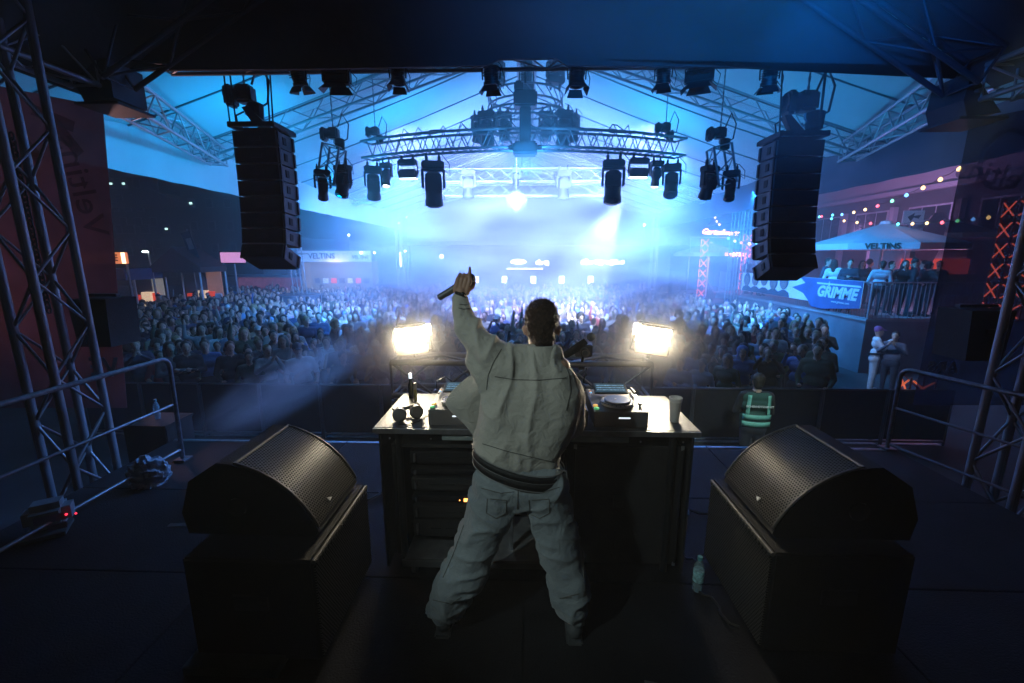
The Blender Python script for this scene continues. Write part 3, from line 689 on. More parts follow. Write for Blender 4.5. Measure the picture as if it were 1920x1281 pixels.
# cup
cp = WZ(1264,790,TT)
t = thing('plastic_cup', 'translucent reusable plastic cup on the table beside the player', 'cup', cp)
CUPM = mat('frosted_plastic', (.72,.73,.74), .35, 0, .05, 6, alpha=.72)
bm = NB(); a_lathe(bm, [(.026,0),(.028,.004),(.037,.13),(.0385,.132),(.0355,.128),(.026,.006)], 26); finish('cup', bm, CUPM, t)
bm = NB(); a_lathe(bm, [(.0385,.134),(.041,.158),(.039,.16),(.037,.134)], 26); finish('stacked_rim', bm, CUPM, t)
bm = NB(); a_lathe(bm, [(.024,.012),(.031,.075),(.02,.076)], 20); finish('drink', bm, mat('cloudy_drink', (.5,.5,.48), .2, alpha=.8), t)
# small bottle and can at the rear of the table
b = U(771,742,TY+.56); t = thing('small_bottle', 'small dark bottle with bright pale cap standing near the headphones', 'bottle', (b.x,b.y,TT))
bm = NB(); a_lathe(bm, [(.018,0),(.02,.004),(.02,.10),(.011,.13),(.011,.15)], 16); finish('body', bm, mat('dark_glass', (.02,.03,.04), .1), t)
bm = NB(); a_lathe(bm, [(.012,.15),(.012,.185),(.009,.188)], 14); finish('cap', bm, glow('lit_cap_glow', (.75,.88,1), 1.6), t)  # cap glows by itself in place of light falling on it
b = U(779,742,TY+.5); t = thing('marker_pen', 'yellowish upright tube beside the small dark bottle', 'tube', (b.x,b.y,TT))
bm = NB(); a_lathe(bm, [(.011,0),(.012,.004),(.012,.12),(.008,.124)], 14); finish('tube', bm, mat('yellow_plastic', (.55,.48,.16), .5), t)
bm = NB(); a_lathe(bm, [(.0125,.085),(.0125,.13),(.009,.134)], 14); finish('cap', bm, mat('cream_plastic', (.6,.58,.5), .5), t)

# truss in front of the booth, on two short legs
yB = 3.62
pz = U(985,674,yB).z; x0 = U(742,672,yB).x; x1 = U(1215,672,yB).x
truss('booth_truss', 'horizontal silver truss across the front of the booth between the two floodlights', (x0,yB,pz-.145), (x1,yB,pz-.145), .29, .29, ALU, .025, .011, .34)
for x, lb in ((x0+.16,'short truss leg under the floodlight nearer the raised arm'),(x1-.16,'short truss leg under the floodlight nearer the cup')):
    truss('support_truss', lb, (x,yB,1.5), (x,yB,pz-.33), .29, .29, ALU, .025, .011, .34, up=(0,1,0), group='legs of the booth truss')
# floodlights
def flood(label, px, py, yaw, tilt, en):
    c = U(px, py, 3.55); t = thing('floodlight', label, 'floodlight', c, (0,R(-5 if px < 985 else 7),yaw), 'floodlights on the booth truss')
    t.scale = (.9,.9,.9)
    h = box_obj('housing', (0,0.05,0), (.32,.12,.19), FIX, t, .015, rot=(tilt,0,0))
    o = box_obj('lamp_face', (0,-.064,0), (.30,.008,.145), glow('flood_face', (1,.88,.66), 30, True), h, .003)
    DOOR = mat('lit_barn_door', (.40,.36,.28), .5, .1)  # lower door made pale: the lamp light on it is in the colour
    for nm,(c_,s_,r_) in {'barn_door_low':((0,-.10,-.135),(.29,.11,.006),(R(42),0,0)),'barn_door_high':((0,.02,.108),(.27,.09,.006),(R(-4),0,0)),'barn_door_a':((-.172,.02,0),(.006,.10,.17),(0,0,R(-4))),'barn_door_b':((.172,.02,0),(.006,.10,.17),(0,0,R(4)))}.items():
        box_obj('barn_door', c_, s_, FIX if nm!='barn_door_low' else DOOR, h, .001, rot=r_)
    bm = NB(); a_tube(bm, [(-.17,.05,0),(-.175,.05,-.16),(0,.05,-.19),(.175,.05,-.16),(.17,.05,0)], .010, 6); finish('yoke', bm, FIX, t)
    rod_obj('stand', (0,.05,-.18), (0,.05,pz-c.z), .014, FIX, t)
    box_obj('small_lamp_face', (.155 if px < 985 else -.155,-.07,.04), (.06,.01,.10), _M['flood_face'], h, .002)
    a_ = area('floodlight_glow', c+Vector((0,-.10,0)), c+Vector((.35*(1 if px < 985 else -1),-1,-.12)), en, WARM, .26, .16); a_.data.spread = R(95)
    return t
flood('brightly lit warm floodlight with barn doors beside the raised arm', 772, 630, R(10), R(-6), 12)
flood('brightly lit warm floodlight with barn doors at the cup end of the booth', 1224, 630, R(-10), R(-6), 12)
# camera on arm
cc = U(1094,657,3.42)
t = thing('camera', 'small black camera mounted on the booth truss beside the head', 'camera', cc)
box_obj('body', (0,0,0), (.14,.06,.10), DKP, t, .008); box_obj('viewfinder', (0,0,.06), (.045,.05,.03), DKP, t, .006)
bm = NB(); a_lathe(bm, [(.032,0),(.034,.04),(.036,.08),(.03,.085)], 18, Matrix.Rotation(R(90),4,'X')); finish('lens', bm, DKP, t, (0,-.02,0))
bm = NB(); a_lathe(bm, [(.026,0),(.02,.006)], 18, Matrix.Rotation(R(90),4,'X')); finish('lens_glass', bm, LENSOFF, t, (0,-.1,0))
rod_obj('clamp_arm', (0,0,-.05), (0,.1,-.16), .012, BLK, t); box_obj('clamp', (0,.1,-.16), (.05,.05,.05), BLK, t)
mp = U(1062,668,3.40)
t = thing('furry_microphone', 'dark microphone with grey ball end slanting up beside the camera', 'microphone', mp)
e_ = U(1108,632,3.40)-mp
bm = NB(); a_tube(bm, [Vector((-.12,0,-.05)),Vector((-.02,0,.0)),e_*.45,e_*.8], [.010,.028,.034,.026], 12); finish('windshield', bm, mat('black_fur', (.015,.015,.016), .95, 0, .4, 60, bump=1, bscale=200), t)
bm = NB(); a_sph(bm, (0,0,0), .034, 16, 12); finish('ball_end', bm, mat('grey_foam', (.14,.14,.14), .9, 0, .2, 40, bump=.4, bscale=150), t, e_)
bm = NB(); a_tube(bm, [(-.12,0,-.05),(-.2,.02,-.12),(-.3,.05,-.16)], .008, 6); finish('cable', bm, CAB, t)
bm = NB(); a_tube(bm, [U(1100,690,3.5),U(1093,720,3.45),U(1110,742,3.2),U(1075,742,3.15),U(1058,705,3.4),U(1070,690,3.5)], .006, 5)
tag(finish('hanging_cable', bm, CAB), 'thin black cable looping down from the camera to the mixer', 'cable')
bm = NB(); a_tube(bm, [U(820,742,3.1),U(818,715,3.1),U(835,706,3.15),U(856,722,3.2),U(868,742,3.2)], .004, 5)
tag(finish('looped_cable', bm, CAB), 'thin cable arching up behind the player screen', 'cable')

# ------------------------------------------------------------------ monitors
def perforated():
    m = bpy.data.materials.new('perforated_steel'); m.use_nodes = True; t = m.node_tree; N = t.nodes; L = t.links; b = N['Principled BSDF']
    uv = N.new('ShaderNodeUVMap'); sp = N.new('ShaderNodeSeparateXYZ'); L.new(uv.outputs[0], sp.inputs[0])
    def mth(op, a, b_=None):
        n = N.new('ShaderNodeMath'); n.operation = op
        for i, v in enumerate((a, b_)):
            if v is None: continue
            if isinstance(v, (int, float)): n.inputs[i].default_value = v
            else: L.new(v, n.inputs[i])
        return n.outputs[0]
    row = mth('FLOOR', sp.outputs[1]); off = mth('MULTIPLY', mth('MODULO', row, 2), .5)
    fx = mth('SUBTRACT', mth('FRACT', mth('ADD', sp.outputs[0], off)), .5); fy = mth('SUBTRACT', mth('FRACT', sp.outputs[1]), .5)
    d = mth('ADD', mth('MULTIPLY', fx, fx), mth('MULTIPLY', fy, fy)); hole = mth('LESS_THAN', d, .12)
    mx = N.new('ShaderNodeMix'); mx.data_type = 'RGBA'; L.new(hole, mx.inputs[0]); mx.inputs[6].default_value = (.075,.07,.062,1); mx.inputs[7].default_value = (.002,.002,.002,1)
    L.new(mx.outputs[2], b.inputs['Base Color']); b.inputs['Roughness'].default_value = .42; b.inputs['Metallic'].default_value = .35
    mr = N.new('ShaderNodeMapRange'); L.new(d, mr.inputs[0]); mr.inputs[1].default_value = .06; mr.inputs[2].default_value = .16
    bp = N.new('ShaderNodeBump'); bp.inputs['Distance'].default_value = .004; L.new(mr.outputs[0], bp.inputs['Height']); L.new(bp.outputs[0], b.inputs['Normal'])
    rg = mth('MULTIPLY', hole, .5); L.new(mth('ADD', rg, .4), b.inputs['Roughness'])
    _M['perforated_steel'] = m; return m
PERF = perforated()
CABM = mat('textured_black_paint', (.006,.006,.0065), .75, 0, .25, 30, bump=.5, bscale=220)
TRIM = mat('grey_metal_edge', (.10,.095,.09), .5, .3, .3, 20)  # lighter grey than the black cabinets, for the metal edges
def monitor(label, s, xs, y0, y1, z0):       # s=+1: grille faces +X ; xs = x of the lower grille edge
    L_ = y1-y0; t = thing('stage_monitor', label, 'stage monitor', (xs, y0, z0), group='curved stage monitors')
    # arc in (x,z): from (0,.03) up to (-s*.43,.41), bulging out
    A = Vector((0,.02)); B = Vector((-.44,.40)); mid = (A+B)/2; nrm = Vector((.38,.44)).normalized(); sg = .075
    arc_ = []
    for k in range(25):
        u = k/24; p = A.lerp(B, u) + nrm*sg*4*u*(1-u); arc_.append((p.x*s, p.y))
    prof = arc_ + [(-.50*s,.405),(-.66*s,.30),(-.72*s,.12),(-.70*s,0),(-.02*s,0)]
    bm = NB(); a_prism(bm, prof, 0, L_); finish('cabinet', bm, CABM, t, smooth=False)
    bm = NB(); uvl = bm.loops.layers.uv.new('UVMap'); rows = []
    ln = 0; P0 = None
    for k,(x,z) in enumerate(arc_[1:-1]):
        if P0: ln += math.dist(P0,(x,z))
        P0 = (x,z); rows.append((x+nrm.x*.012*s, z+nrm.y*.012, ln))
    for a_, b_ in zip(rows, rows[1:]):
        v = [bm.verts.new((a_[0],.012,a_[1])), bm.verts.new((a_[0],L_-.012,a_[1])), bm.verts.new((b_[0],L_-.012,b_[1])), bm.verts.new((b_[0],.012,b_[1]))]
        f = bm.faces.new(v)
        for lp, (yy, ll) in zip(f.loops, ((.0,a_[2]),(L_,a_[2]),(L_,b_[2]),(0,b_[2]))): lp[uvl].uv = (yy/.017, ll/.0147)
    bmesh.ops.remove_doubles(bm, verts=bm.verts, dist=1e-5); bmesh.ops.recalc_face_normals(bm, faces=bm.faces)
    g_ = finish('grille', bm, PERF, t)
    for yy in (.006, L_-.006):
        bm = NB(); a_tube(bm, [(x+nrm.x*.012*s, yy, z+nrm.y*.012) for x,z in arc_[1:-1]], .008, 6); finish('grille_edge', bm, TRIM, t)
    bm = NB(); a_tube(bm, [(arc_[-2][0]+nrm.x*.012*s,0,arc_[-2][1]+nrm.y*.012),(arc_[-2][0]+nrm.x*.012*s,L_,arc_[-2][1]+nrm.y*.012)], .008, 6); finish('grille_edge', bm, TRIM, t)
    k = 3; x,z = arc_[k]; n_ = Vector((s*.75,0,.66))
    bm = NB(); a_prism(bm, [(-.014,-.014),(.012,-.014),(.004,.018)], -.002, .002, ax='Z')
    bd = finish('badge', bm, WHITEP, t, smooth=False); bd.location = (x+nrm.x*.02*s, L_*.36, z+nrm.y*.02); bd.rotation_mode = 'QUATERNION'
    bd.rotation_quaternion = basis(n_, (0,1,0))
    for yy in (-.004, L_+.004):
        bm = NB(); a_lathe(bm, [(.05,-.004),(.05,.004),(.04,.006)], 18, Matrix.Rotation(R(90),4,'X')); finish('side_cup', bm, BLK, t, (-s*.42,yy,.16))
    return t
def sub(label, s, xe, y0, y1, h=.6, wd=.68):
    t = thing('subwoofer', label, 'subwoofer', (xe-s*wd/2,(y0+y1)/2,1.5), group='subwoofers under the stage monitors'); L_ = y1-y0
    box_obj('cabinet', (0,0,h/2+.01), (wd-.03,L_,h-.02), CABM, t, .012)
    bm = NB(); a_box(bm, (0,0,0), (.012,L_-.03,h-.08)); uvl = bm.loops.layers.uv.new('UVMap')
    for f in bm.faces:
        for lp in f.loops: lp[uvl].uv = (lp.vert.co.y/.017, lp.vert.co.z/.0147)
    finish('grille', bm, PERF, t, (s*(wd/2-.012),0,h/2), smooth=False)
    rod_obj('edge_strip', (s*(wd/2-.012),-L_/2+.01,h-.012), (s*(wd/2-.012),L_/2-.01,h-.012), .012, TRIM, t)
    for q in range(22):
        yy = -L_/2+.03+q*(L_-.06)/21; bm = None; box_obj('edge_tab', (s*(wd/2+.0),yy,h-.02), (.008,.012,.02), TRIM, t, .001)
    for sx in (-1,1):
        for sy in (-1,1): box_obj('foot', (sx*(wd/2-.06),sy*(L_/2-.06),.006), (.05,.05,.012), BLK, t, .002)
    box_obj('handle_recess', (0,-L_/2-.002,h*.6), (.18,.01,.09), BLK, t, .003)
    return t
e0 = WZ(588,1048,2.1); e1 = WZ(694,908,2.1)
sub('black subwoofer under the curved monitor nearer the rack case', 1, (e0.x+e1.x)/2, e0.y-.02, e1.y)
monitor('black curved grille monitor on the subwoofer, nearer the headphones end', 1, -1.07, 1.96, 2.47, 2.112)
e2 = WZ(1457,1034,2.1); e3 = WZ(1320,897,2.1)
sub('black subwoofer beside the water bottle under the other curved monitor', -1, (e2.x+e3.x)/2, e2.y-.02, e3.y, wd=.72)
monitor('black curved grille monitor on the subwoofer, nearer the cup end', -1, 1.29, 2.02, 2.57, 2.112)
# flat board at the foot of the subwoofer
bb = WZ(470,1212,1.54); box = box_obj('floor_board', (bb.x-.02,bb.y-.05,1.53), (.48,.18,.05), mat('dark_green_board', (.05,.07,.065), .7), None, .004); tag(box, 'dull greenish flat board lying before the subwoofer foot', 'board')
for k, pts in enumerate(([(-1.72,2.3,1.9),(-1.85,2.45,1.56),(-1.7,2.9,1.512),(-1.3,3.3,1.512),(-1.15,3.8,1.512),(-1.0,4.3,1.512)],[(2.0,2.4,1.9),(2.15,2.6,1.56),(1.9,3.0,1.512),(1.35,3.2,1.512),(1.18,3.05,1.512),(1.12,3.5,1.512),(1.25,4.2,1.512)],[(.98,2.9,1.7),(1.06,2.7,1.52),(1.16,2.62,1.512),(1.1,2.3,1.512),(1.2,2.05,1.53)],[(-2.9,1.2,1.512),(-2.2,1.35,1.512),(-1.9,1.2,1.512),(-1.3,1.4,1.512),(-.7,1.2,1.512),(.4,1.35,1.512),(1.4,1.2,1.512),(2.9,1.4,1.512)])):
    q = []
    for a_, b_ in zip(pts, pts[1:]):
        for i in range(6): q.append(Vector(a_).lerp(Vector(b_), i/6)+Vector((.03*math.sin(i*1.05),.02*math.sin(i*2.1),0)))
    bm = NB(); a_tube(bm, q+[Vector(pts[-1])], .009, 6)
    tag(finish('floor_cable', bm, CAB), ['black cable running from the monitor nearer the headphones to the stage edge','black cable looping from the monitor nearer the cup to the stage edge','short black cable beside the water bottle under the table corner','long black cable lying across the stage floor before the performer'][k], 'cable')
for k,(x,y,a_) in enumerate(((-.55,1.62,.3),(.75,1.7,-.2),(-2.6,2.9,.1))):
    q = box_obj('floor_tape', (x,y,1.5025), (.32,.045,.002), mat('grey_tape', (.09,.09,.095), .6, 0, .4, 30), None, .0005, rot=(0,0,a_)); tag(q, ['strip of grey tape on the floor by the foot nearer the headphones','strip of grey tape on the floor by the foot nearer the bottle','strip of grey tape on the floor near the crumpled shape'][k], 'tape')
# water bottle
wb = WZ(1307,1106,1.5); t = thing('water_bottle', 'clear plastic water bottle with pale label standing on the floor', 'bottle', (wb.x,wb.y,1.5))
bm = NB(); a_lathe(bm, [(.028,0),(.032,.006),(.032,.05),(.03,.06),(.032,.07),(.032,.15),(.03,.17),(.014,.205),(.013,.222)], 20); finish('body', bm, mat('clear_pet', (.35,.5,.55), .08, alpha=.45), t)
bm = NB(); a_lathe(bm, [(.0325,.07),(.0325,.145),(.032,.146)], 20); finish('label', bm, mat('pale_teal_label', (.3,.55,.6), .6, 0, .6, 50), t)
bm = NB(); a_lathe(bm, [(.0155,.215),(.0155,.235),(.013,.238)], 14); finish('cap', bm, mat('teal_cap', (.1,.35,.4), .5), t)
# fog machine / white object by the rail at the left and its red lamps
fm = WZ(97,985,1.55); t = thing('fog_machine', 'rounded grey fog machine with red lamps on the floor by the handrail', 'fog machine', fm, (0,0,R(35)))
bm = NB(); a_box(bm, (0,0,.10), (.26,.2,.2), bev=.05); finish('housing', bm, mat('grey_shell', (.25,.3,.32), .6), t)
box_obj('panel', (.03,-.104,.10), (.17,.01,.06), mat('violet_panel', (.2,.17,.26), .5), t); box_obj('label_plate', (.06,-.104,.03), (.11,.01,.05), _M['violet_panel'], t)
box_obj('base', (-.02,-.02,-.03), (.24,.22,.03), _M['dark_green_board'], t)
for k,(x,z) in enumerate(((.12,.11),(.17,.10))):
    bm = NB(); a_sph(bm, (0,0,0), .008 if k==0 else .007, 8, 6); finish('indicator_lamp', bm, glow('red_led', (1,.03,.06), 3+0*k), t, (x,-.112,z))
# added crumpled shape standing in for a pale lit smear by the rail
cl_ = WZ(282,905,1.5); bm = NB(); a_sph(bm, (0,0,.10), (.15,.10,.17), 48, 36)
for v in bm.verts: v.co += v.co.normalized()*(.10*(.4-abs(noise.noise(v.co*11)))+.05*(.4-abs(noise.noise(v.co*27)))); v.co.z = max(0, v.co.z*.85)
tag(finish('lit_smear_shape', bm, mat('pale_lit_smear', (.3,.36,.42), .4, 0, .2, bump=.6, bscale=25), loc=cl_), 'crumpled pale shape standing in for a blue-lit smear by the handrail corner', 'shape')
b0 = U(292,760,4.6); t = thing('water_bottle', 'small clear bottle standing beyond the handrail in the dark', 'bottle', (b0.x,b0.y,U(292,785,4.6).z))
bm = NB(); a_lathe(bm, [(.028,0),(.032,.006),(.032,.15),(.03,.17),(.014,.205),(.013,.222)], 16); finish('body', bm, _M['clear_pet'], t)
bm = NB(); a_lathe(bm, [(.0155,.215),(.0155,.235),(.013,.238)], 12); finish('cap', bm, _M['teal_cap'], t)
t0 = Vector((b0.x,b0.y,0)); pl = thing('bottle_stand', 'dark case beyond the handrail carrying a small bottle', 'case', t0)
box_obj('body', (0,0,U(292,785,4.6).z/2), (.5,.4,U(292,785,4.6).z-.004), CABM, pl, .01); box_obj('lid', (0,0,U(292,785,4.6).z-.02), (.52,.42,.03), RIG, pl, .002)
# chain hanging beside the truss tower
cha = thing('hanging_chain', 'dark chain hanging down beside the lattice tower by the pinkish banner', 'chain', U(22,255,4.35))
lk = None
for k in range(34):
    a = Vector(cha.location); q = U(22+74*k/34, 255+ 265*k/34, 4.35)-a
    if lk is None:
        bm = NB(); a_tube(bm, [Vector((.022*math.cos(x*PI/5),0,.038*math.sin(x*PI/5))) for x in range(10)], .009, 6, True); o = finish('link', bm, RIG, cha); lk = o.data
    else: o = bpy.data.objects.new('link', lk); COL.objects.link(o); o.parent = cha
    o.location = (0,0,-.052*k); o.rotation_euler = (0,0,(k%2)*PI/2)

# ================================================================== PEOPLE
def blob(prims, voxel, smooth=3, labels=None, mats=None, decim=None, fold=None):
    """prims: (a, b, ra, rb, label[, (sx,sy,sz)]) -> one continuous mesh, faces coloured by the nearest prim"""
    bm = NB()
    for p in prims:
        a, b, ra, rb = Vector(p[0]), Vector(p[1]), p[2], p[3]; sc = p[5] if len(p) > 5 else (1,1,1)
        tmp = NB(); d = b-a; L_ = d.length
        seg = 20
        prof = [(ra*math.sin(t), -ra*math.cos(t)) for t in [PI/2*k/5 for k in range(6)]] if L_ > 1e-4 else None
        if prof: prof += [(rb*math.cos(t), L_+rb*math.sin(t)) for t in [PI/2*k/5 for k in range(6)]]
        else: prof = [(ra*math.sin(t), -ra*math.cos(t)) for t in [PI*k/10 for k in range(11)]]
        q = d.to_track_quat('Z','Y').to_matrix().to_4x4() if L_ > 1e-4 else Matrix.Identity(4)
        c = (a+b)/2
        M_ = Matrix.Translation(c) @ Matrix.Diagonal((*sc,1)) @ Matrix.Translation(-c) @ Matrix.Translation(a) @ q
        a_lathe(bm, prof, seg, M_); tmp.free()
    bmesh.ops.recalc_face_normals(bm, faces=bm.faces)
    me = bpy.data.meshes.new('body'); bm.to_mesh(me); bm.free()
    o = bpy.data.objects.new('tmp', me); COL.objects.link(o)
    md = o.modifiers.new('r', 'REMESH'); md.mode = 'VOXEL'; md.voxel_size = voxel
    if smooth: s_ = o.modifiers.new('s', 'SMOOTH'); s_.iterations = smooth; s_.factor = .5
    if decim: d_ = o.modifiers.new('d', 'DECIMATE'); d_.ratio = decim
    dg = bpy.context.evaluated_depsgraph_get(); dg.update()
    out = bpy.data.meshes.new_from_object(o.evaluated_get(dg))
    COL.objects.unlink(o); bpy.data.objects.remove(o); bpy.data.meshes.remove(me)
    out.materials.clear()
    n = len(out.vertices); co = np.empty(n*3, 'f'); out.vertices.foreach_get('co', co); co = co.reshape(-1,3)
    if fold:
        no = np.empty(n*3, 'f'); out.vertices.foreach_get('normal', no); no = no.reshape(-1,3)
        for i in range(n): co[i] += no[i]*fold(Vector(co[i]))
        out.vertices.foreach_set('co', co.ravel())
    if mats:
        names = sorted(set(p[4] for p in prims), key=lambda x: list(mats).index(x))
        for k in names: out.materials.append(mats[k])
        m = len(out.polygons); cc_ = np.empty(m*3, 'f'); out.polygons.foreach_get('center', cc_); cc_ = cc_.reshape(-1,3)
        best = np.full(m, 1e9); idx = np.zeros(m, 'i')
        for p in prims:
            a = np.array(p[0], 'f'); b = np.array(p[1], 'f'); d = b-a; l2 = max(1e-9, float(d@d)); sc = np.array(p[5] if len(p) > 5 else (1,1,1), 'f')
            t = np.clip(((cc_-a)@d)/l2, 0, 1); q = cc_-(a+np.outer(t, d)); r = p[2]+(p[3]-p[2])*t
            dist = np.linalg.norm(q/sc, axis=1)-r
            w_ = dist < best; best[w_] = dist[w_]; idx[w_] = names.index(p[4])
        out.polygons.foreach_set('material_index', idx)
    for p in out.polygons: p.use_smooth = True
    return out
def meshobj(name, me, parent=None, loc=None):
    o = bpy.data.objects.new(name, me); COL.objects.link(o)
    if parent: o.parent = parent
    if loc is not None: o.location = loc
    return o

# ---------------- the performer at the booth
PX = 1/FPX*2.2
def D(px, py, y): return U(px, py, y)
dj = thing('person', None, None, (U(968,900,2.0).x, 2.05, 1.5)); O = Vector(dj.location)
tag(dj, 'performer in grey denim jacket and trousers from behind, raising one arm with a microphone', 'person')
def loc(px, py, y): return D(px, py, y)-O
head = loc(1016,613,2.16); neck = loc(1014,652,2.13); 
SK = {'skin': SKIN}
hx, hy, hz = head
bodyp = [
 (head+Vector((0,-.005,.015)), head+Vector((0,.02,.02)), .090,.088,'skin',(.93,1,1.08)), (head+Vector((.003,.055,-.055)), head+Vector((.005,.07,-.06)), .05,.045,'skin',(1,1,1.05)),
 (head+Vector((.006,.092,-.012)), head+Vector((.007,.108,-.035)), .012,.017,'skin'), (head+Vector((-.03,.082,.022)), head+Vector((.04,.082,.022)), .016,.016,'skin'),
 (head+Vector((.006,.092,-.062)), head+Vector((.0,.092,-.064)), .018,.018,'skin',(1.5,1,.5)),
 (head+Vector((-.01,.0,-.05)), neck+Vector((0,.0,-.06)), .058,.062,'skin'),
 (head+Vector((-.090,-.0,-.012)), head+Vector((-.086,-.0,-.036)), .024,.014,'skin',(.5,.8,1)), (head+Vector((.092,-.0,-.012)), head+Vector((.086,-.0,-.036)), .024,.014,'skin',(.5,.8,1)),
]
sh = lambda *a: loc(*a)
shL, elL, wrL = sh(940,690,2.12), sh(885,628,2.16), sh(862,556,2.22)
shR, elR, wrR = sh(1048,690,2.12), sh(1074,782,2.16), sh(1046,792,2.48)
hipC = sh(975,905,2.07); chest = sh(990,745,2.12)
bodyp += [(chest, hipC, .14,.12,'skin',(1.1,.8,1)), (shL, elL, .055,.045,'skin'), (elL, wrL, .042,.028,'skin'), (shR, elR, .055,.045,'skin'), (elR, wrR, .042,.028,'skin'), (shL, shR, .06,.06,'skin')]
ftL, ftR = sh(833,1170,2.02), sh(1076,1170,2.0)
ftL.z = .07; ftR.z = .07
knL, knR = sh(888,1030,2.06), sh(1052,1020,2.06)
for h_, k_, f_ in ((sh(940,925,2.07),knL,ftL),(sh(1012,925,2.07),knR,ftR)):
    bodyp += [(h_,k_,.075,.055,'skin'),(k_,f_,.052,.035,'skin'),(f_,f_+Vector((.0,.12,-.04)),.035,.03,'skin')]
body = meshobj('body', blob(bodyp, .009, 3, mats=SK), dj)
# hands
def capsules_hand(w_, up, across, back, grip=True):
    """w_ wrist, up towards the fingers, across towards the thumb, back = back of the hand"""
    w_, up, across, back = Vector(w_), Vector(up).normalized(), Vector(across).normalized(), Vector(back).normalized()
    P = [(w_-up*.02, w_+up*.02, .026,.027,'skin',(1,1,1))]
    for k in range(4):
        base = w_ + up*.02 + across*(-.027+.018*k); kn = w_ + up*(.088-.004*abs(k-2.2)) + across*(-.031+.0205*k)
        P.append((base, kn, .018,.0125,'skin'))
    return P
hp_ = []
up = (loc(871,520,2.22)-loc(863,552,2.22)).normalized(); across = Vector((1,0,0)) - up*up.x; across.normalize(); back = Vector((0,-1,0))
W = loc(863,553,2.22)
hp_ += capsules_hand(W, up, across, back)
micd = (loc(882,523,2.27)-loc(822,560,2.27)).normalized()
kn = [W + up*(.088-.004*abs(k-2.2)) + across*(-.031+.0205*k) for k in range(4)]
for k in range(3):          # three fingers closed round the microphone
    a = kn[k]; b = a + up*.022 + Vector((0,.030,0)); c_ = b - up*.022 + Vector((0,.018,0)); d_ = c_ - up*.022 - Vector((0,.012,0)); r = [.0088,.0095,.0095][k]
    hp_ += [(a,b,r+.001,r,'skin'),(b,c_,r,r*.94,'skin'),(c_,d_,r*.94,r*.85,'skin')]
tip = loc(881,502,2.225); a = kn[3]; m1 = a.lerp(tip,.45)+Vector((-.002,.0,0)); m2 = a.lerp(tip,.75)
hp_ += [(a,m1,.0105,.0092,'skin'),(m1,m2,.0092,.0085,'skin'),(m2,tip,.0085,.0066,'skin')]
th0 = W + up*.028 + across*.026; th1 = th0 + up*.028 + across*.024 + Vector((0,.014,0)); th2 = th1 + up*.022 + across*.000 + Vector((0,.024,0)); th3 = th2 + up*.008 - across*.018 + Vector((0,.008,0))
hp_ += [(th0,th1,.0155,.012,'skin'),(th1,th2,.012,.0105,'skin'),(th2,th3,.0105,.0085,'skin')]
meshobj('raised_hand', blob(hp_, .0036, 3, mats=SK), dj)
hr = []
W2 = wrR; up2 = (wrR-elR).normalized(); ac2 = Vector((-1,0,0)) - up2*(-up2.x); ac2.normalize()
hr += capsules_hand(W2, up2, ac2, (0,0,1))
for k in range(4):
    a = W2 + up2*.088 + ac2*(-.031+.0205*k); b = a + up2*.03 + Vector((0,0,-.012)); c_ = b + up2*.016 + Vector((0,0,-.022)); d_ = c_ + Vector((0,0,-.018))
    hr += [(a,b,.0105,.0095,'skin'),(b,c_,.0095,.0085,'skin'),(c_,d_,.0085,.0072,'skin')]
a = W2+up2*.03+ac2*.028; b = a+up2*.03+ac2*.026; hr += [(a,b,.014,.0115,'skin'),(b,b+up2*.03+ac2*.006,.0115,.009,'skin')]
meshobj('hand', blob(hr, .0042, 3, mats=SK), dj)
# hair: cropped sides, fuller on top
hm_ = blob([(head+Vector((0,-.016,.042)), head+Vector((0,.035,.055)), .090,.084,'h',(.98,1,1)), (head+Vector((0,-.022,.02)), head+Vector((0,-.03,-.03)), .084,.070,'h',(1.0,1,1)),
            (head+Vector((0,-.012,-.03)), head+Vector((0,-.022,-.085)), .066,.054,'h',(1.05,1,1)), (head+Vector((.03,.05,.065)), head+Vector((-.035,.045,.07)), .045,.042,'h')], .006, 2, mats={'h':mat('brown_black_hair', (.075,.042,.028), .6, 0, .5, 60, bump=1, bscale=160)},
            fold=lambda v: .006*noise.noise(v*55)+.005*noise.noise(v*22)+.002*noise.noise(v*160))
hairo = meshobj('hair', hm_, dj)
bm = NB(); rs = random.Random(3); ps = list(hm_.polygons)
for _ in range(5200):
    f_ = rs.choice(ps); c_ = f_.center; n_ = f_.normal
    if c_.z < head.z-.045 and rs.random() < .6: continue
    up_ = 1 if c_.z > head.z+.03 else .25
    d_ = (n_*.8 + Vector((rs.uniform(-.5,.5), rs.uniform(-.2,.6), .5*up_-.5*(1-up_)))).normalized()*rs.uniform(.008,.020)*(.5+.6*up_)
    t_v = n_.cross(d_).normalized()*.0011
    bm.faces.new((bm.verts.new(c_-n_*.002-t_v), bm.verts.new(c_-n_*.002+t_v), bm.verts.new(c_+d_)))
hs_ = finish('hair_strands', bm, _M['brown_black_hair'], hairo, smooth=False)
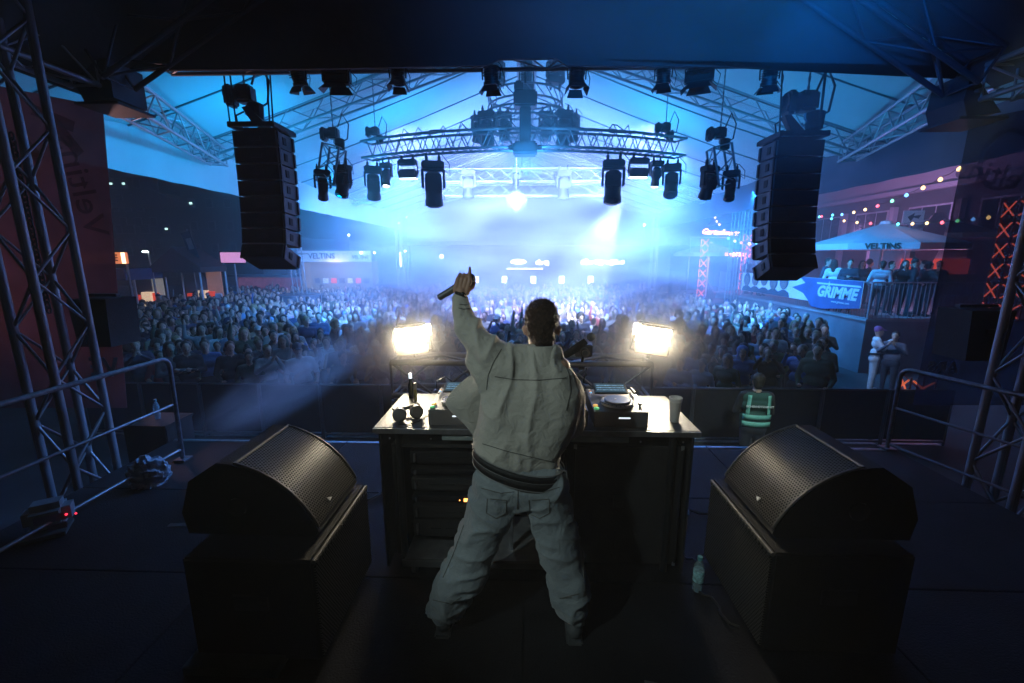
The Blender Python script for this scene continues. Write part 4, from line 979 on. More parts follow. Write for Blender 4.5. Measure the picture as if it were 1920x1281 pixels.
# jacket
JK = bpy.data.materials.new('grey_denim'); JK.use_nodes = True
t_ = JK.node_tree; N_ = t_.nodes; b_ = N_['Principled BSDF']; b_.inputs['Roughness'].default_value = .85; b_.inputs['Sheen Weight'].default_value = .3
tc = N_.new('ShaderNodeTexCoord'); n1 = N_.new('ShaderNodeTexNoise'); n1.inputs['Scale'].default_value = 6; n1.inputs['Detail'].default_value = 6; t_.links.new(tc.outputs['Object'], n1.inputs[0])
wv = N_.new('ShaderNodeTexNoise'); wv.inputs['Scale'].default_value = 420; t_.links.new(tc.outputs['Object'], wv.inputs[0])
cr = N_.new('ShaderNodeValToRGB'); cr.color_ramp.elements[0].position = .3; cr.color_ramp.elements[0].color = (.36,.35,.31,1); cr.color_ramp.elements[1].position = .75; cr.color_ramp.elements[1].color = (.62,.58,.51,1)
ad = N_.new('ShaderNodeMath'); ad.operation = 'MULTIPLY_ADD'; ad.inputs[1].default_value = .55; t_.links.new(wv.outputs[0], ad.inputs[0]); 
sc_ = N_.new('ShaderNodeMath'); sc_.operation = 'MULTIPLY'; sc_.inputs[1].default_value = .5; t_.links.new(n1.outputs[0], sc_.inputs[0]); t_.links.new(sc_.outputs[0], ad.inputs[2])
t_.links.new(ad.outputs[0], cr.inputs[0]); t_.links.new(cr.outputs[0], b_.inputs['Base Color'])
cz = N_.new('ShaderNodeTexNoise'); cz.inputs['Scale'].default_value = 16; cz.inputs['Detail'].default_value = 5; cz.inputs['Distortion'].default_value = 1.2; t_.links.new(tc.outputs['Object'], cz.inputs[0])
bp0 = N_.new('ShaderNodeBump'); bp0.inputs['Strength'].default_value = .55; bp0.inputs['Distance'].default_value = .02; t_.links.new(cz.outputs[0], bp0.inputs['Height'])
bp = N_.new('ShaderNodeBump'); bp.inputs['Strength'].default_value = .5; bp.inputs['Distance'].default_value = .004; t_.links.new(wv.outputs[0], bp.inputs['Height']); t_.links.new(bp0.outputs[0], bp.inputs['Normal']); t_.links.new(bp.outputs[0], b_.inputs['Normal'])
def ridged(v, s, st):
    q = Vector((v.x*st[0], v.y*st[1], v.z*st[2]))*s
    n0 = noise.noise(q + Vector((3.3,1.7,.4)))
    return 1-abs(n0)*2.4
def jfold(v):
    # broad hanging folds, finer creases in the raised sleeve and near the waist
    f = .012*noise.noise(Vector((v.x*6.5, v.y*5, v.z*2.2))) + .016*max(0, ridged(v, 1, (8,4,3.5)))**2*1.1 + .003*noise.noise(v*22)
    dS = min(1, max(0, (( -v.x-.08)*5))) if v.z > 1.12 else 0
    f += dS*.006*noise.noise(Vector((v.x*16+v.z*9, v.y*8, v.z*14-v.x*6)))
    wz = max(0, 1-abs(v.z-.98)/.13); f += wz*.010*noise.noise(Vector((v.x*24, v.y*12, v.z*5)))
    return f
def P3(px, py, y, r, nx_=None): return loc(px, py, y)
j = []
# torso as stacked capsules (x widths from the photograph)
rows_ = [(682,930,1046,2.125,.078),(700,920,1060,2.12,.095),(720,914,1074,2.12,.11),(745,908,1084,2.11,.122),(780,903,1078,2.10,.125),(812,900,1062,2.09,.12),(838,901,1050,2.08,.112)]
_r = np.array(rows_, float)
for py in range(682, 840, 7):
    xl, xr, y, ry = [float(np.interp(py, _r[:,0], _r[:,k])) for k in (1,2,3,4)]
    rr_ = ry; a = loc(xl,py,y)+Vector((rr_*.86,0,0)); b = loc(xr,py,y)-Vector((rr_*.86,0,0))
    j.append((a,b,rr_,rr_,'j',(1,.98,1)))
j.append((loc(935,848,2.08), loc(1015,862,2.08), .108,.100,'j',(1,1,.7)))
# yoke / shoulders and collar
j += [(loc(958,668,2.12), loc(1034,668,2.12), .060,.055,'j')]
# raised sleeve
j += [(loc(948,692,2.12), loc(902,650,2.14), .105,.085,'j'),(loc(902,650,2.14), loc(877,612,2.17), .082,.066,'j'),(loc(877,612,2.17), loc(866,582,2.20), .064,.052,'j'),(loc(866,582,2.20), loc(863,563,2.215), .051,.044,'j'),
      (loc(895,672,2.13), loc(925,712,2.12), .06,.09,'j')]
# lowered sleeve
j += [(loc(1036,694,2.12), loc(1060,745,2.12), .076,.086,'j'),(loc(1060,745,2.12), loc(1062,788,2.16), .084,.074,'j'),(loc(1064,790,2.16), loc(1050,796,2.42), .072,.052,'j')]
jm = blob(j, .0085, 8, mats={'j':JK}, fold=jfold)
jk = meshobj('jacket', jm, dj)
# collar
bm = NB(); ring = []
for k in range(29):
    a = -PI*.5 + (k-14)/14*PI*.82; c_ = neck+Vector((0,.0,-.012)); x = c_.x+.082*math.cos(a); y = c_.y+.02+.078*math.sin(a); bk = (1+math.cos((k-14)/14*PI*.82))/2
    ring.append([(x,y,c_.z+.020+.020*bk-.01),(x*1.0+(x-c_.x)*.10,y-(.008*bk),c_.z+.012),(x+(x-c_.x)*.48,y-.030*bk,c_.z-.050*bk-.028)])
vs = [[bm.verts.new(p) for p in r] for r in ring]
for a, b in zip(vs, vs[1:]):
    for q in range(2): bm.faces.new((a[q], b[q], b[q+1], a[q+1]))
col_ = finish('collar', bm, JK, jk); sm = col_.modifiers.new('s','SOLIDIFY'); sm.thickness = .007; sb_ = col_.modifiers.new('b','SUBSURF'); sb_.levels = 1; sb_.render_levels = 1
# open front panel flaring aside
out_ = [(905,692),(880,703),(853,727),(829,753),(846,774),(872,795),(890,822),(905,838)]
inn = [(930,700),(925,715),(922,735),(920,755),(922,775),(925,795),(930,815),(935,835)]
bm = NB(); G = []
for i, (o_, n_) in enumerate(zip(out_, inn)):
    r = []
    for k in range(9):
        u = k/8; y = 2.20+.10*math.sin(u*PI*.5)+.018*math.sin(u*5+i*.9); y = 2.16 + (2.24-2.16)*(1-u) + .02*math.sin(u*6+i*.8)
        r.append(bm.verts.new(loc(o_[0]+(n_[0]-o_[0])*u, o_[1]+(n_[1]-o_[1])*u, y)))
    G.append(r)
for a, b in zip(G, G[1:]):
    for q in range(8): bm.faces.new((a[q], b[q], b[q+1], a[q+1]))
pn = finish('open_front_panel', bm, JK, jk); m_ = pn.modifiers.new('b','SUBSURF'); m_.levels = 2; m_.render_levels = 2; m_ = pn.modifiers.new('s','SOLIDIFY'); m_.thickness = .008
# hem band
# trousers
def tfold(v):
    f = .014*noise.noise(Vector((v.x*7, v.y*6, v.z*3.0))) + .018*max(0, ridged(v, 1, (5,4,9)))**2 + .004*noise.noise(v*20)
    lo = max(0, 1-abs(v.z-.16)/.22); f += lo*.020*noise.noise(Vector((v.x*6, v.y*6, v.z*19)))
    kn_ = max(0, 1-abs(v.z-.52)/.14); f += kn_*.010*noise.noise(Vector((v.x*10, v.y*6, v.z*22)))
    hp2 = max(0, 1-abs(v.z-.86)/.12); f += hp2*.012*noise.noise(Vector((v.x*9, v.y*6, v.z*16+v.x*10)))
    return f
T = []
T += [(loc(935,880,2.07), loc(1015,885,2.07), .108,.108,'t',(1,.95,.8)), (loc(932,912,2.06), loc(1022,912,2.06), .125,.125,'t',(1,.95,.9))]
legL = [(930,925,.118),(912,970,.112),(893,1020,.108),(872,1070,.108),(848,1108,.112),(838,1132,.098),(832,1150,.072)]
legR = [(1018,925,.118),(1034,970,.108),(1050,1020,.104),(1062,1070,.104),(1068,1105,.108),(1072,1128,.094),(1077,1148,.064)]
for lg, ft in ((legL,ftL),(legR,ftR)):
    pts = [(loc(x,y,2.06-.04*min(1,(y-925)/225)), r) for x,y,r in lg]
    pts[-1] = (Vector((pts[-1][0].x, pts[-1][0].y, max(.10,pts[-1][0].z))), pts[-1][1])
    for (a,ra),(b,rb) in zip(pts, pts[1:]): T.append((a,b,ra*1.03,rb*1.03,'t'))
TRM = JK.copy(); TRM.name = 'blue_grey_denim'; e_ = TRM.node_tree.nodes; 
for n_ in e_:
    if n_.type == 'VALTORGB': n_.color_ramp.elements[0].color = (.17,.20,.22,1); n_.color_ramp.elements[1].color = (.30,.34,.36,1)
tm = blob(T, .0095, 4, mats={'t':TRM}, fold=tfold); trs = meshobj('trousers', tm, dj)
for f_, lb in ((ftL,'a'),(ftR,'b')):
    bm = NB(); a_sph(bm, f_+Vector((0,-.005,-.012)), (.048,.062,.048), 16, 12); a_sph(bm, f_+Vector((0,.09,-.030)), (.050,.10,.036), 16, 12); a_box(bm, f_+Vector((0,.05,-.058)), (.088,.25,.022), bev=.01)
    finish('shoe', bm, mat('dark_grey_shoe', (.06,.065,.07), .7, 0, .2), dj)
from mathutils.bvhtree import BVHTree
def on_mesh(me, pts, off=.0015):
    bvh = BVHTree.FromPolygons([v.co for v in me.vertices], [tuple(p.vertices) for p in me.polygons]); out = []
    for (a, b) in zip(pts, pts[1:]):
        for k in range(8):
            u = k/8; d = ray(a[0]+(b[0]-a[0])*u, a[1]+(b[1]-a[1])*u).normalized(); h = bvh.ray_cast(CAM-O, d)
            if h[0] is not None: out.append(h[0]+h[1]*off)
    return out
SEAM = mat('seam_thread', (.12,.12,.11), .9)
def seam(nm, me, pts, parent, r=.0022):
    q = on_mesh(me, pts)
    if len(q) > 2: bm = NB(); a_tube(bm, q, r, 5); finish(nm, bm, SEAM, parent)
for pts in ([(928,706),(965,712),(1010,713),(1068,708)], [(940,655),(925,680),(915,705),(912,735)], [(1052,672),(1066,700),(1070,735),(1060,775)], [(905,832),(950,846),(1000,858),(1045,868)], [(860,578),(868,580),(882,579)], [(862,571),(870,572),(880,572)]):
    seam('seam', jm, pts, jk)
for pts in ([(972,903),(971,930),(970,958)], [(903,915),(940,925),(968,922)], [(975,922),(1010,925),(1055,912)], [(914,935),(912,962),(930,972),(948,962),(950,938),(914,935)], [(992,938),(994,964),(1012,972),(1030,962),(1030,936),(992,938)], [(1072,1120),(1050,1122),(1090,1112)], [(812,1125),(845,1132),(868,1118)], [(870,985),(850,1040),(828,1090)], [(1082,985),(1092,1040),(1094,1090)]):
    seam('seam', tm, pts, trs)
# belt bag strap slung round the waist, two bands
def beltpts(px0,py0,px1,py1,dz=0,ext=1.0):
    A = loc(px0,py0,2.08); B = loc(px1,py1,2.08); c = (A+B)/2; hw = (B.x-A.x)/2; sl = (B.z-A.z)/2; pts = []
    for k in range(40):
        a = 2*PI*k/40; pts.append((c.x+hw*math.cos(a)*ext, c.y+.150*math.sin(a)*ext, c.z+sl*math.cos(a)+dz - .012*max(0,-math.sin(a))))
    return pts
for dz, w_ in ((.028,.017),(-.010,.020)):
    bm = NB(); P_ = beltpts(895,850,1049,892,dz,1.09); rings = []
    for (x,y,z) in P_:
        rings.append([bm.verts.new((x,y,z-w_)), bm.verts.new((x*1.0,y,z+w_))])
    for k in range(40): bm.faces.new((rings[k][0],rings[(k+1)%40][0],rings[(k+1)%40][1],rings[k][1]))
    o = finish('waist_strap', bm, mat('black_webbing', (.015,.015,.016), .6, 0, .2, 50, bump=.3, bscale=300), dj); s_ = o.modifiers.new('s','SOLIDIFY'); s_.thickness = .006; s_.offset = 1
for dz in (.052,.010,-.034):
    bm = NB(); a_tube(bm, beltpts(895,850,1049,892,dz,1.115), .0028, 5, True); finish('strap_piping', bm, mat('grey_piping', (.25,.25,.25), .6), dj)
bm = NB(); a_tube(bm, [loc(1046,880,2.0),loc(1062,884,2.02),loc(1064,902,2.04),loc(1054,912,2.06)], .004, 6); finish('strap_loop', bm, _M['grey_piping'], dj)
# jacket hem below the strap at one side and wrist band
bm = NB(); c_ = loc(865,551,2.215); q_ = up.to_track_quat('Z','Y').to_matrix().to_4x4()
a_lathe(bm, [(.031,-.008),(.034,-.006),(.034,.006),(.031,.008)], 24, Matrix.Translation(c_) @ q_ @ Matrix.Diagonal((1.1,1,1,1))); a_sph(bm, c_+Vector((.012,-.034,0)), (.012,.008,.012)); finish('wrist_watch', bm, BLK, dj)
# microphone held in the raised hand
m0 = D(822,559,2.255); t = thing('microphone', 'black handheld microphone gripped in the raised hand of the performer', 'microphone', m0)
d_ = D(885,521,2.25)-m0; L_ = d_.length
q_ = d_.to_track_quat('Z','Y').to_matrix().to_4x4()
bm = NB(); a_lathe(bm, [(.012,0),(.017,.004),(.0175,.03),(.0195,.10),(.021,L_-.05),(.019,L_-.04)], 20, q_); finish('handle', bm, DKP, t)
bm = NB(); a_lathe(bm, [(.020,L_-.045),(.026,L_-.03),(.0275,L_-.012),(.024,L_+.006),(.012,L_+.016)], 20, q_); finish('grille_head', bm, mat('mic_mesh', (.07,.07,.075), .45, .7, .3, 200, bump=.6, bscale=500), t)
bm = NB(); a_lathe(bm, [(.0285,L_-.026),(.0285,L_-.020)], 20, q_); finish('grille_band', bm, SILV, t)

# ---------------- the crowd
CLOTH = mat('crowd_cloth', (1,1,1), .85, 0, .25, 5, bump=.3, bscale=30, objcol=True)
CHAIR = mat('crowd_hair', (1,1,1), .65, 0, .35, 40, bump=.6, bscale=80, objcol=True)
PANTS = mat('dark_jeans', (.03,.035,.05), .85, 0, .2)
CM = {'skin': mat('fan_skin', (.55,.36,.27), .5, 0, .1, 12), 'cloth': CLOTH, 'pants': PANTS, 'dark': mat('eye_dark', (.03,.02,.02), .4)}
def fan_prims(pose, h=1.0, lean=0, slim=1.0):
    Z = lambda x,y,z: (x,y,z)
    p = [(Z(0,0,1.56), Z(0,-.012,1.60), .082,.088,'skin',(.86,1,1.08)), (Z(0,-.045,1.52), Z(0,-.055,1.51), .045,.045,'skin'), (Z(0,-.095,1.575), Z(0,-.108,1.555), .011,.015,'skin'),
         (Z(0,.005,1.40), Z(0,0,1.52), .055,.05,'skin'), (Z(-.085,.01,1.585), Z(-.083,.01,1.565), .016,.012,'skin',(.5,.8,1)), (Z(.085,.01,1.585), Z(.083,.01,1.565), .016,.012,'skin',(.5,.8,1)),
         (Z(-.03,-.084,1.592), Z(-.031,-.085,1.592), .013,.013,'dark',(1.2,.8,.6)), (Z(.03,-.084,1.592), Z(.031,-.085,1.592), .013,.013,'dark',(1.2,.8,.6)), (Z(-.018,-.094,1.525), Z(.018,-.094,1.525), .007,.007,'dark'),
         (Z(-.15*slim,.01,1.36), Z(.15*slim,.01,1.36), .075,.075,'cloth'), (Z(-.09,.0,1.25), Z(.09,.0,1.25), .12,.12,'cloth',(slim,.85,1)), (Z(-.07,.01,1.02), Z(.07,.01,1.02), .115,.115,'cloth',(slim,.85,1)),
         (Z(-.08,.01,.86), Z(.08,.01,.86), .115,.115,'pants'), (Z(-.09,0,.82), Z(-.10,0,.45), .09,.065,'pants'), (Z(.09,0,.82), Z(.10,0,.45), .09,.065,'pants'), (Z(-.10,0,.45), Z(-.10,.02,.08), .062,.045,'pants'), (Z(.10,0,.45), Z(.10,.02,.08), .062,.045,'pants'),
         (Z(-.10,.02,.05), Z(-.11,-.12,.04), .045,.04,'pants'), (Z(.10,.02,.05), Z(.11,-.12,.04), .045,.04,'pants')]
    def arm(s, el, wr, hand):
        q = [((s*.19,.01,1.36), el, .062,.05,'cloth'), (el, wr, .048,.034,'cloth' if pose != 'tee' else 'skin'), (wr, hand, .030,.036,'skin',(.8,.8,1))]
        h_ = Vector(hand); d = (h_-Vector(wr)).normalized()
        for k in (-1,0,1): q.append((h_, h_+d*.07+Vector((k*.02,0,0)), .013,.010,'skin'))
        q.append((Vector(wr)+d*.02, Vector(wr)+d*.05+Vector((-s*.045,0,.0)), .013,.011,'skin'))
        return q
    dn = lambda s: arm(s, (s*.27,.03,1.08), (s*.22,-.16,.94), (s*.18,-.22,.96))
    if pose in ('down','tee'): p += dn(-1)+dn(1)
    elif pose == 'folded': p += arm(-1,(-.26,-.02,1.1),(-.02,-.2,1.12),(.05,-.2,1.14)) + arm(1,(.26,-.02,1.1),(.04,-.22,1.17),(-.04,-.22,1.19))
    elif pose == 'up_one': p += arm(-1,(-.27,-.08,1.52),(-.23,-.12,1.80),(-.22,-.13,1.90)) + dn(1)
    elif pose == 'up_both': p += arm(-1,(-.33,-.08,1.46),(-.30,-.12,1.72),(-.29,-.13,1.81)) + arm(1,(.33,-.08,1.46),(.28,-.12,1.73),(.27,-.13,1.82))
    elif pose == 'phone': p += arm(-1,(-.25,-.14,1.25),(-.10,-.32,1.52),(-.06,-.35,1.59)) + arm(1,(.25,-.14,1.25),(.10,-.32,1.52),(.06,-.35,1.59))
    elif pose == 'clap': p += arm(-1,(-.28,-.1,1.16),(-.07,-.3,1.38),(-.03,-.33,1.46)) + arm(1,(.28,-.1,1.16),(.07,-.3,1.38),(.03,-.33,1.46))
    return p
POSES = ['down','tee','folded','up_one','up_both','phone','clap']
FB = {}; FBL = {}
for k, p_ in enumerate(POSES):
    FB[p_] = blob(fan_prims(p_, slim=[1,.9,1.05,1,.92,.95,1][k]), .021, 2, mats=CM)
    FBL[p_] = blob(fan_prims(p_), .042, 1, mats=CM, decim=.22)
def hairmesh(kind, lo=False):
    hp2 = {'short':[((0,.012,1.62),(0,.02,1.625),.093,.092,'h',(.93,1.02,1)),((0,.03,1.57),(0,.035,1.53),.078,.065,'h')],
           'long':[((0,.015,1.62),(0,.02,1.62),.097,.096,'h',(.95,1.02,1)),((-.06,.03,1.56),(-.07,.02,1.36),.05,.04,'h'),((.06,.03,1.56),(.07,.02,1.36),.05,.04,'h'),((0,.05,1.56),(0,.06,1.34),.07,.06,'h')],
           'curly':[((0,.02,1.635),(0,.02,1.64),.112,.112,'h'),((-.07,.02,1.59),(.07,.02,1.59),.06,.06,'h')],
           'bun':[((0,.014,1.62),(0,.02,1.62),.094,.092,'h',(.93,1.02,1)),((0,.05,1.715),(0,.05,1.72),.045,.045,'h')],
           'cap':[((0,.012,1.635),(0,.015,1.64),.095,.092,'h',(.95,1.04,.95)),((0,-.10,1.625),(0,-.15,1.615),.035,.03,'h',(1.7,1,.3))],
           'hood':[((0,.02,1.61),(0,.02,1.62),.108,.106,'h'),((0,.05,1.5),(0,.06,1.42),.1,.11,'h')]}[kind]
    cut = (lambda v: .008*noise.noise(v*35)+(.01*noise.noise(v*60) if kind=='curly' else 0))
    return blob(hp2, .018 if not lo else .04, 1, mats={'h':CHAIR}, fold=None if lo else cut, decim=None if not lo else .4)
HK = ['short','long','curly','bun','cap','hood']
HM = {k: hairmesh(k) for k in HK}; HML = {k: hairmesh(k, True) for k in HK}
CLC = [((.02,.02,.022),'black',9),((.03,.04,.08),'navy',5),((.10,.10,.11),'dark grey',5),((.72,.72,.72),'white',5),((.30,.30,.31),'grey',4),((.20,.14,.09),'brown',2),((.06,.10,.06),'olive green',2),((.30,.05,.05),'dark red',2),((.22,.32,.45),'light denim',3),((.50,.42,.30),'beige',3),((.08,.18,.42),'blue',2),((.45,.25,.33),'pink',1)]
HRC = [((.02,.014,.01),'black',5),((.06,.035,.02),'brown',5),((.30,.21,.10),'blond',3),((.11,.05,.025),'auburn',1),((.18,.17,.16),'grey',1)]
def wc(L): return random.choices(L, [x[2] for x in L])[0]
posep = {'down':'arms down','tee':'bare forearms','folded':'arms folded','up_one':'one arm raised','up_both':'both arms raised','phone':'holding up a phone','clap':'hands together'}
hairp = {'short':'short %s hair','long':'long %s hair','curly':'curly %s hair','bun':'%s hair in a bun','cap':'%s cap','hood':'%s hood up'}
PHM = None
def make_fan(x, y, z, rz, s, pose, hk, cc, hc, label, grp, lo=False):
    o = bpy.data.objects.new('person', FB[pose]); COL.objects.link(o)
    o.location = (x,y,z); o.rotation_euler = (R(random.uniform(-4,4)), R(random.uniform(-4,4)), rz); o.scale = (s,s,s); o.color = (*cc,1)
    tag(o, label, 'person', grp)
    h = bpy.data.objects.new('hair' if hk not in ('cap','hood') else hk, HM[hk]); COL.objects.link(h); h.parent = o; h.color = (*hc,1)
    return o
spots = []
y = 8.45; row = 0
while y < 28.5:
    sp = .52 + .004*(y-8); xmin = -.955*y*1.0-.1 if y < 16 else -.93*y+ (0); xmin = max(xmin, -17); xmax = 9.3 if y < 18.5 else 8.2
    if y < 12.7: xmax = .70*y
    x = xmin + random.uniform(0,.4)
    while x < xmax:
        spots.append((x+random.uniform(-.2,.2), y+random.uniform(-.24,.24), row)); x += sp*random.uniform(.86,1.16)
    y += .56 + .006*(y-8); row += 1
# leave the delay mast, tent legs free
spots = [p for p in spots if not (abs(p[0]+10.2) < .75 and abs(p[1]-20) < .9) and not (abs(abs(p[0])-7) < .35 and abs(p[1]-24) < .4) and not (p[1] > 24 and abs(p[0]) > 9.2 and p[0] > 0)]
spots.sort(key=lambda p: p[1])
used = {}
def where(x, y):
    px = 985+800*x/(y*.98+.35)
    lat = ['by the pinkish banner','near the delay mast','toward the raised arm','behind the raised-arm floodlight','behind the head','behind the cup-end floodlight','under the hazy array','beside the terrace wall'][0 if px<420 else 1 if px<580 else 2 if px<720 else 3 if px<870 else 4 if px<1100 else 5 if px<1290 else 6 if px<1450 else 7]
    return lat
CSR = ['first','second','third','fourth','fifth','sixth','seventh','eighth','ninth','tenth','eleventh','twelfth','thirteenth','fourteenth']
far = []
for i, (x, y, row) in enumerate(spots):
    pose = random.choices(POSES, [7,4,3,1.3,.8,2.0,1.6])[0]; hk = random.choices(HK, [9,5,1.3,1,1.8,.8])[0]
    cc = wc(CLC); hc = wc(HRC) if hk not in ('cap','hood') else (wc(CLC) if hk == 'cap' else cc)
    dirz = math.atan2(x*.9, y-3.5)*-1.0 + R(random.uniform(-22,22)); s = random.uniform(.91,1.12)
    if random.random() < .05: dirz += R(random.choice([-90,90,160]))
    if i < 300:
        hs = hairp[hk] % hc[1]
        lab = f"fan in {cc[1]} top, {hs}, {posep[pose]}, {CSR[row]} row {where(x,y)}"
        if len(lab.split()) > 16: lab = f"fan in {cc[1]}, {hs}, {posep[pose]}, {CSR[row]} row {where(x,y)}"
        if len(lab.split()) > 16: lab = f"fan in {cc[1]}, {hs}, {CSR[row]} row {where(x,y)}"

        for alt in range(6):
            if lab not in used: break
            cc = wc(CLC); pose = random.choices(POSES, [8,4,3,1.2,.7,1.2,1.2])[0]
            lab = f"fan in {cc[1]}, {hs}, {posep[pose]}, {CSR[row]} row {where(x,y)}"
            if len(lab.split()) > 16: lab = f"fan in {cc[1]}, {hs}, {CSR[row]} row {where(x,y)}"
        used[lab] = 1
        o = make_fan(x,y,0,dirz,s,pose,hk,cc[0],hc[0],lab,'people in the crowd')
        if pose == 'phone':
            wm = Matrix.Translation((x,y,0)) @ Matrix.Rotation(dirz,4,'Z') @ Matrix.Scale(s,4)
            pl = wm @ Vector((0,-.39,1.62))
            q = box_obj('phone', pl, (.14,.012,.075), DKP, None, .003, rot=(0,0,dirz)); lp = f'phone held up by the fan in {cc[1]}, {hs}, {CSR[row]} row {where(x,y)}'; tag(q, lp if len(lp.split()) <= 16 else lp.replace(', '+hs, ''), 'phone', 'phones in the crowd')
    else: far.append((x,y,dirz,s,pose,hk,cc[0],hc[0]))
# the rest of the crowd, too many to count: one mass with colour per person
def mass(name, label, items):
    V=[]; F=[]; MI=[]; CO=[]; off = 0; cache = {}
    for (x,y,dz,s,pose,hk,cc,hc) in items:
        M_ = np.array((Matrix.Translation((x,y,0)) @ Matrix.Rotation(dz,4,'Z') @ Matrix.Scale(s,4)))
        for me, col, mo in ((FBL[pose],cc,0),(HML[hk],hc,9)):
            if me.name not in cache:
                n = len(me.vertices); a = np.empty(n*3,'f'); me.vertices.foreach_get('co', a); me.calc_loop_triangles()
                m = len(me.loop_triangles); t = np.empty(m*3,'i'); me.loop_triangles.foreach_get('vertices', t); mi = np.empty(m,'i'); me.loop_triangles.foreach_get('material_index', mi)
                cache[me.name] = (a.reshape(-1,3), t.reshape(-1,3), mi, [q.name for q in me.materials])
            a, t, mi, nm = cache[me.name]
            V.append(a@M_[:3,:3].T + M_[:3,3]); F.append(t+off); off += len(a)
            look = np.array([{'fan_skin':0,'crowd_cloth':1,'dark_jeans':2,'eye_dark':3,'crowd_hair':1}[q] for q in nm]); MI.append(look[mi]); CO.append(np.tile(np.array((*col,1),'f'), (len(a),1)))
    V = np.concatenate(V); F = np.concatenate(F); MI = np.concatenate(MI); CO = np.concatenate(CO)
    me = bpy.data.meshes.new(name); me.vertices.add(len(V)); me.vertices.foreach_set('co', V.astype('f').ravel())
    me.loops.add(len(F)*3); me.loops.foreach_set('vertex_index', F.astype('i').ravel()); me.polygons.add(len(F))
    me.polygons.foreach_set('loop_start', np.arange(0,len(F)*3,3,dtype='i')); 
    me.update(calc_edges=True)
    cm = bpy.data.materials.new('crowd_cloth_mixed'); cm.use_nodes = True; at = cm.node_tree.nodes.new('ShaderNodeAttribute'); at.attribute_name = 'tint'
    cm.node_tree.links.new(at.outputs[0], cm.node_tree.nodes['Principled BSDF'].inputs[0]); cm.node_tree.nodes['Principled BSDF'].inputs['Roughness'].default_value = .85
    for q in (CM['skin'], cm, PANTS, CM['dark']): me.materials.append(q)
    me.polygons.foreach_set('material_index', MI.astype('i')); me.polygons.foreach_set('use_smooth', np.ones(len(F),dtype=bool))
    ca = me.color_attributes.new('tint','FLOAT_COLOR','POINT'); ca.data.foreach_set('color', CO.ravel())
    me.validate()
    o = bpy.data.objects.new(name, me); COL.objects.link(o); tag(o, label, 'crowd', kind='stuff'); return o
mass('crowd', 'dense far part of the audience packed across the square', far)
print('crowd', len(spots), 'far', len(far))

# ---------------- crowd barrier
bar_me = {}
def barrier(x, y, label):
    t = thing('crowd_barrier', label, 'barrier', (x,y,0), group='steel barriers before the crowd')
    for z in (.08,1.1): rod_obj('rail', (-.58,0,z), (.58,0,z), .022, STEEL, t)
    for xx in (-.58,.58): rod_obj('post', (xx,0,0), (xx,0,1.1), .022, STEEL, t)
    if not bar_me:
        bm = NB(); a_box(bm, (0,0,.6), (1.12,.006,.96)); me = bpy.data.meshes.new('barrier_sheet'); bm.to_mesh(me); bm.free(); me.materials.append(mat('dark_perforated_sheet', (.03,.03,.032), .6, .5)); bar_me['s'] = me
    meshobj('sheet', bar_me['s'], t)
    box_obj('foot_plate', (0,.25,.012), (1.1,.5,.012), ALUD, t, .002)
for k in range(14):
    x = -8.2+1.2*k
    nth = ['first','second','third','fourth','fifth','sixth','seventh'][k if k < 7 else 13-k]
    barrier(x, 7.85, f"{nth} steel crowd barrier section from the {'pinkish' if k < 7 else 'mirror-lettered'} banner end")

# ---------------- terrace to one side
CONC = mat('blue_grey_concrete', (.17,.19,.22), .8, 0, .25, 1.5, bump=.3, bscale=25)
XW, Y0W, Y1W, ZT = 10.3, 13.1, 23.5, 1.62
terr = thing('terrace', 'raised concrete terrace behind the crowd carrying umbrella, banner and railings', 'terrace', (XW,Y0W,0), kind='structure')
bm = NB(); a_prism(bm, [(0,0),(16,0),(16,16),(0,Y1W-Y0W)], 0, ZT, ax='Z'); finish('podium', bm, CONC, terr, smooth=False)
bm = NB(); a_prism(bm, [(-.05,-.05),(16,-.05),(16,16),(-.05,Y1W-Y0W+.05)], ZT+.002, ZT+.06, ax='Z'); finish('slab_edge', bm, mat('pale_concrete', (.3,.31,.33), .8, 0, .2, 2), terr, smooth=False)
bm = NB(); a_lathe(bm, [(1.3,0),(1.3,1.25),(1.34,1.26),(1.34,1.38),(1.2,1.4)], 40); tag(finish('round_planter', bm, CONC, None, (9.3,21.6,0)), 'low round concrete wall standing at the end of the terrace', 'wall')
def bar_fence(label, a, b, z0, h, n, m, group='railings of the terrace', cat='railing', rr=.011):
    a = Vector(a); b = Vector(b); t = thing('railing', label, cat, a, group=group); d = b-a
    for z in (z0, z0+h, ): rod_obj('rail', (0,0,z), d+Vector((0,0,z)), .02, m, t)
    for k in range(n+1):
        p = d*(k/n); rod_obj('post' if k in (0,n) else 'bar', p+Vector((0,0,z0)), p+Vector((0,0,z0+h)), .022 if k in (0,n) else rr, m, t, 6)
    return t
FEN = mat('painted_railing', (.30,.29,.32), .5, .4, .1)
zb_, ht = ZT+.08, 1.08
for i,(ya,yb) in enumerate(((13.15,16.6),(16.6,20.0),(20.0,23.3))):
    bar_fence(['railing section under the GRIMME lettering','railing section behind the five printed faces','railing section at the far end of the terrace by the stairs'][i], (XW+.05,ya,0),(XW+.05,yb,0), zb_, ht, 30, FEN)
bar_fence('railing with reddish bars facing the stage below the umbrella guests', (XW+.05,Y0W+.02,0),(XW+3.4,Y0W+.02,0), zb_, ht, 26, mat('red_lit_railing',(.32,.26,.27),.5,.4,.1))  # railing copy with red light put into its colour
bar_fence('railing with thin bars running behind the dark blue banner', (XW+3.4,Y0W+.02,0),(XW+7.5,Y0W+.02,0), zb_, ht, 30, FEN)
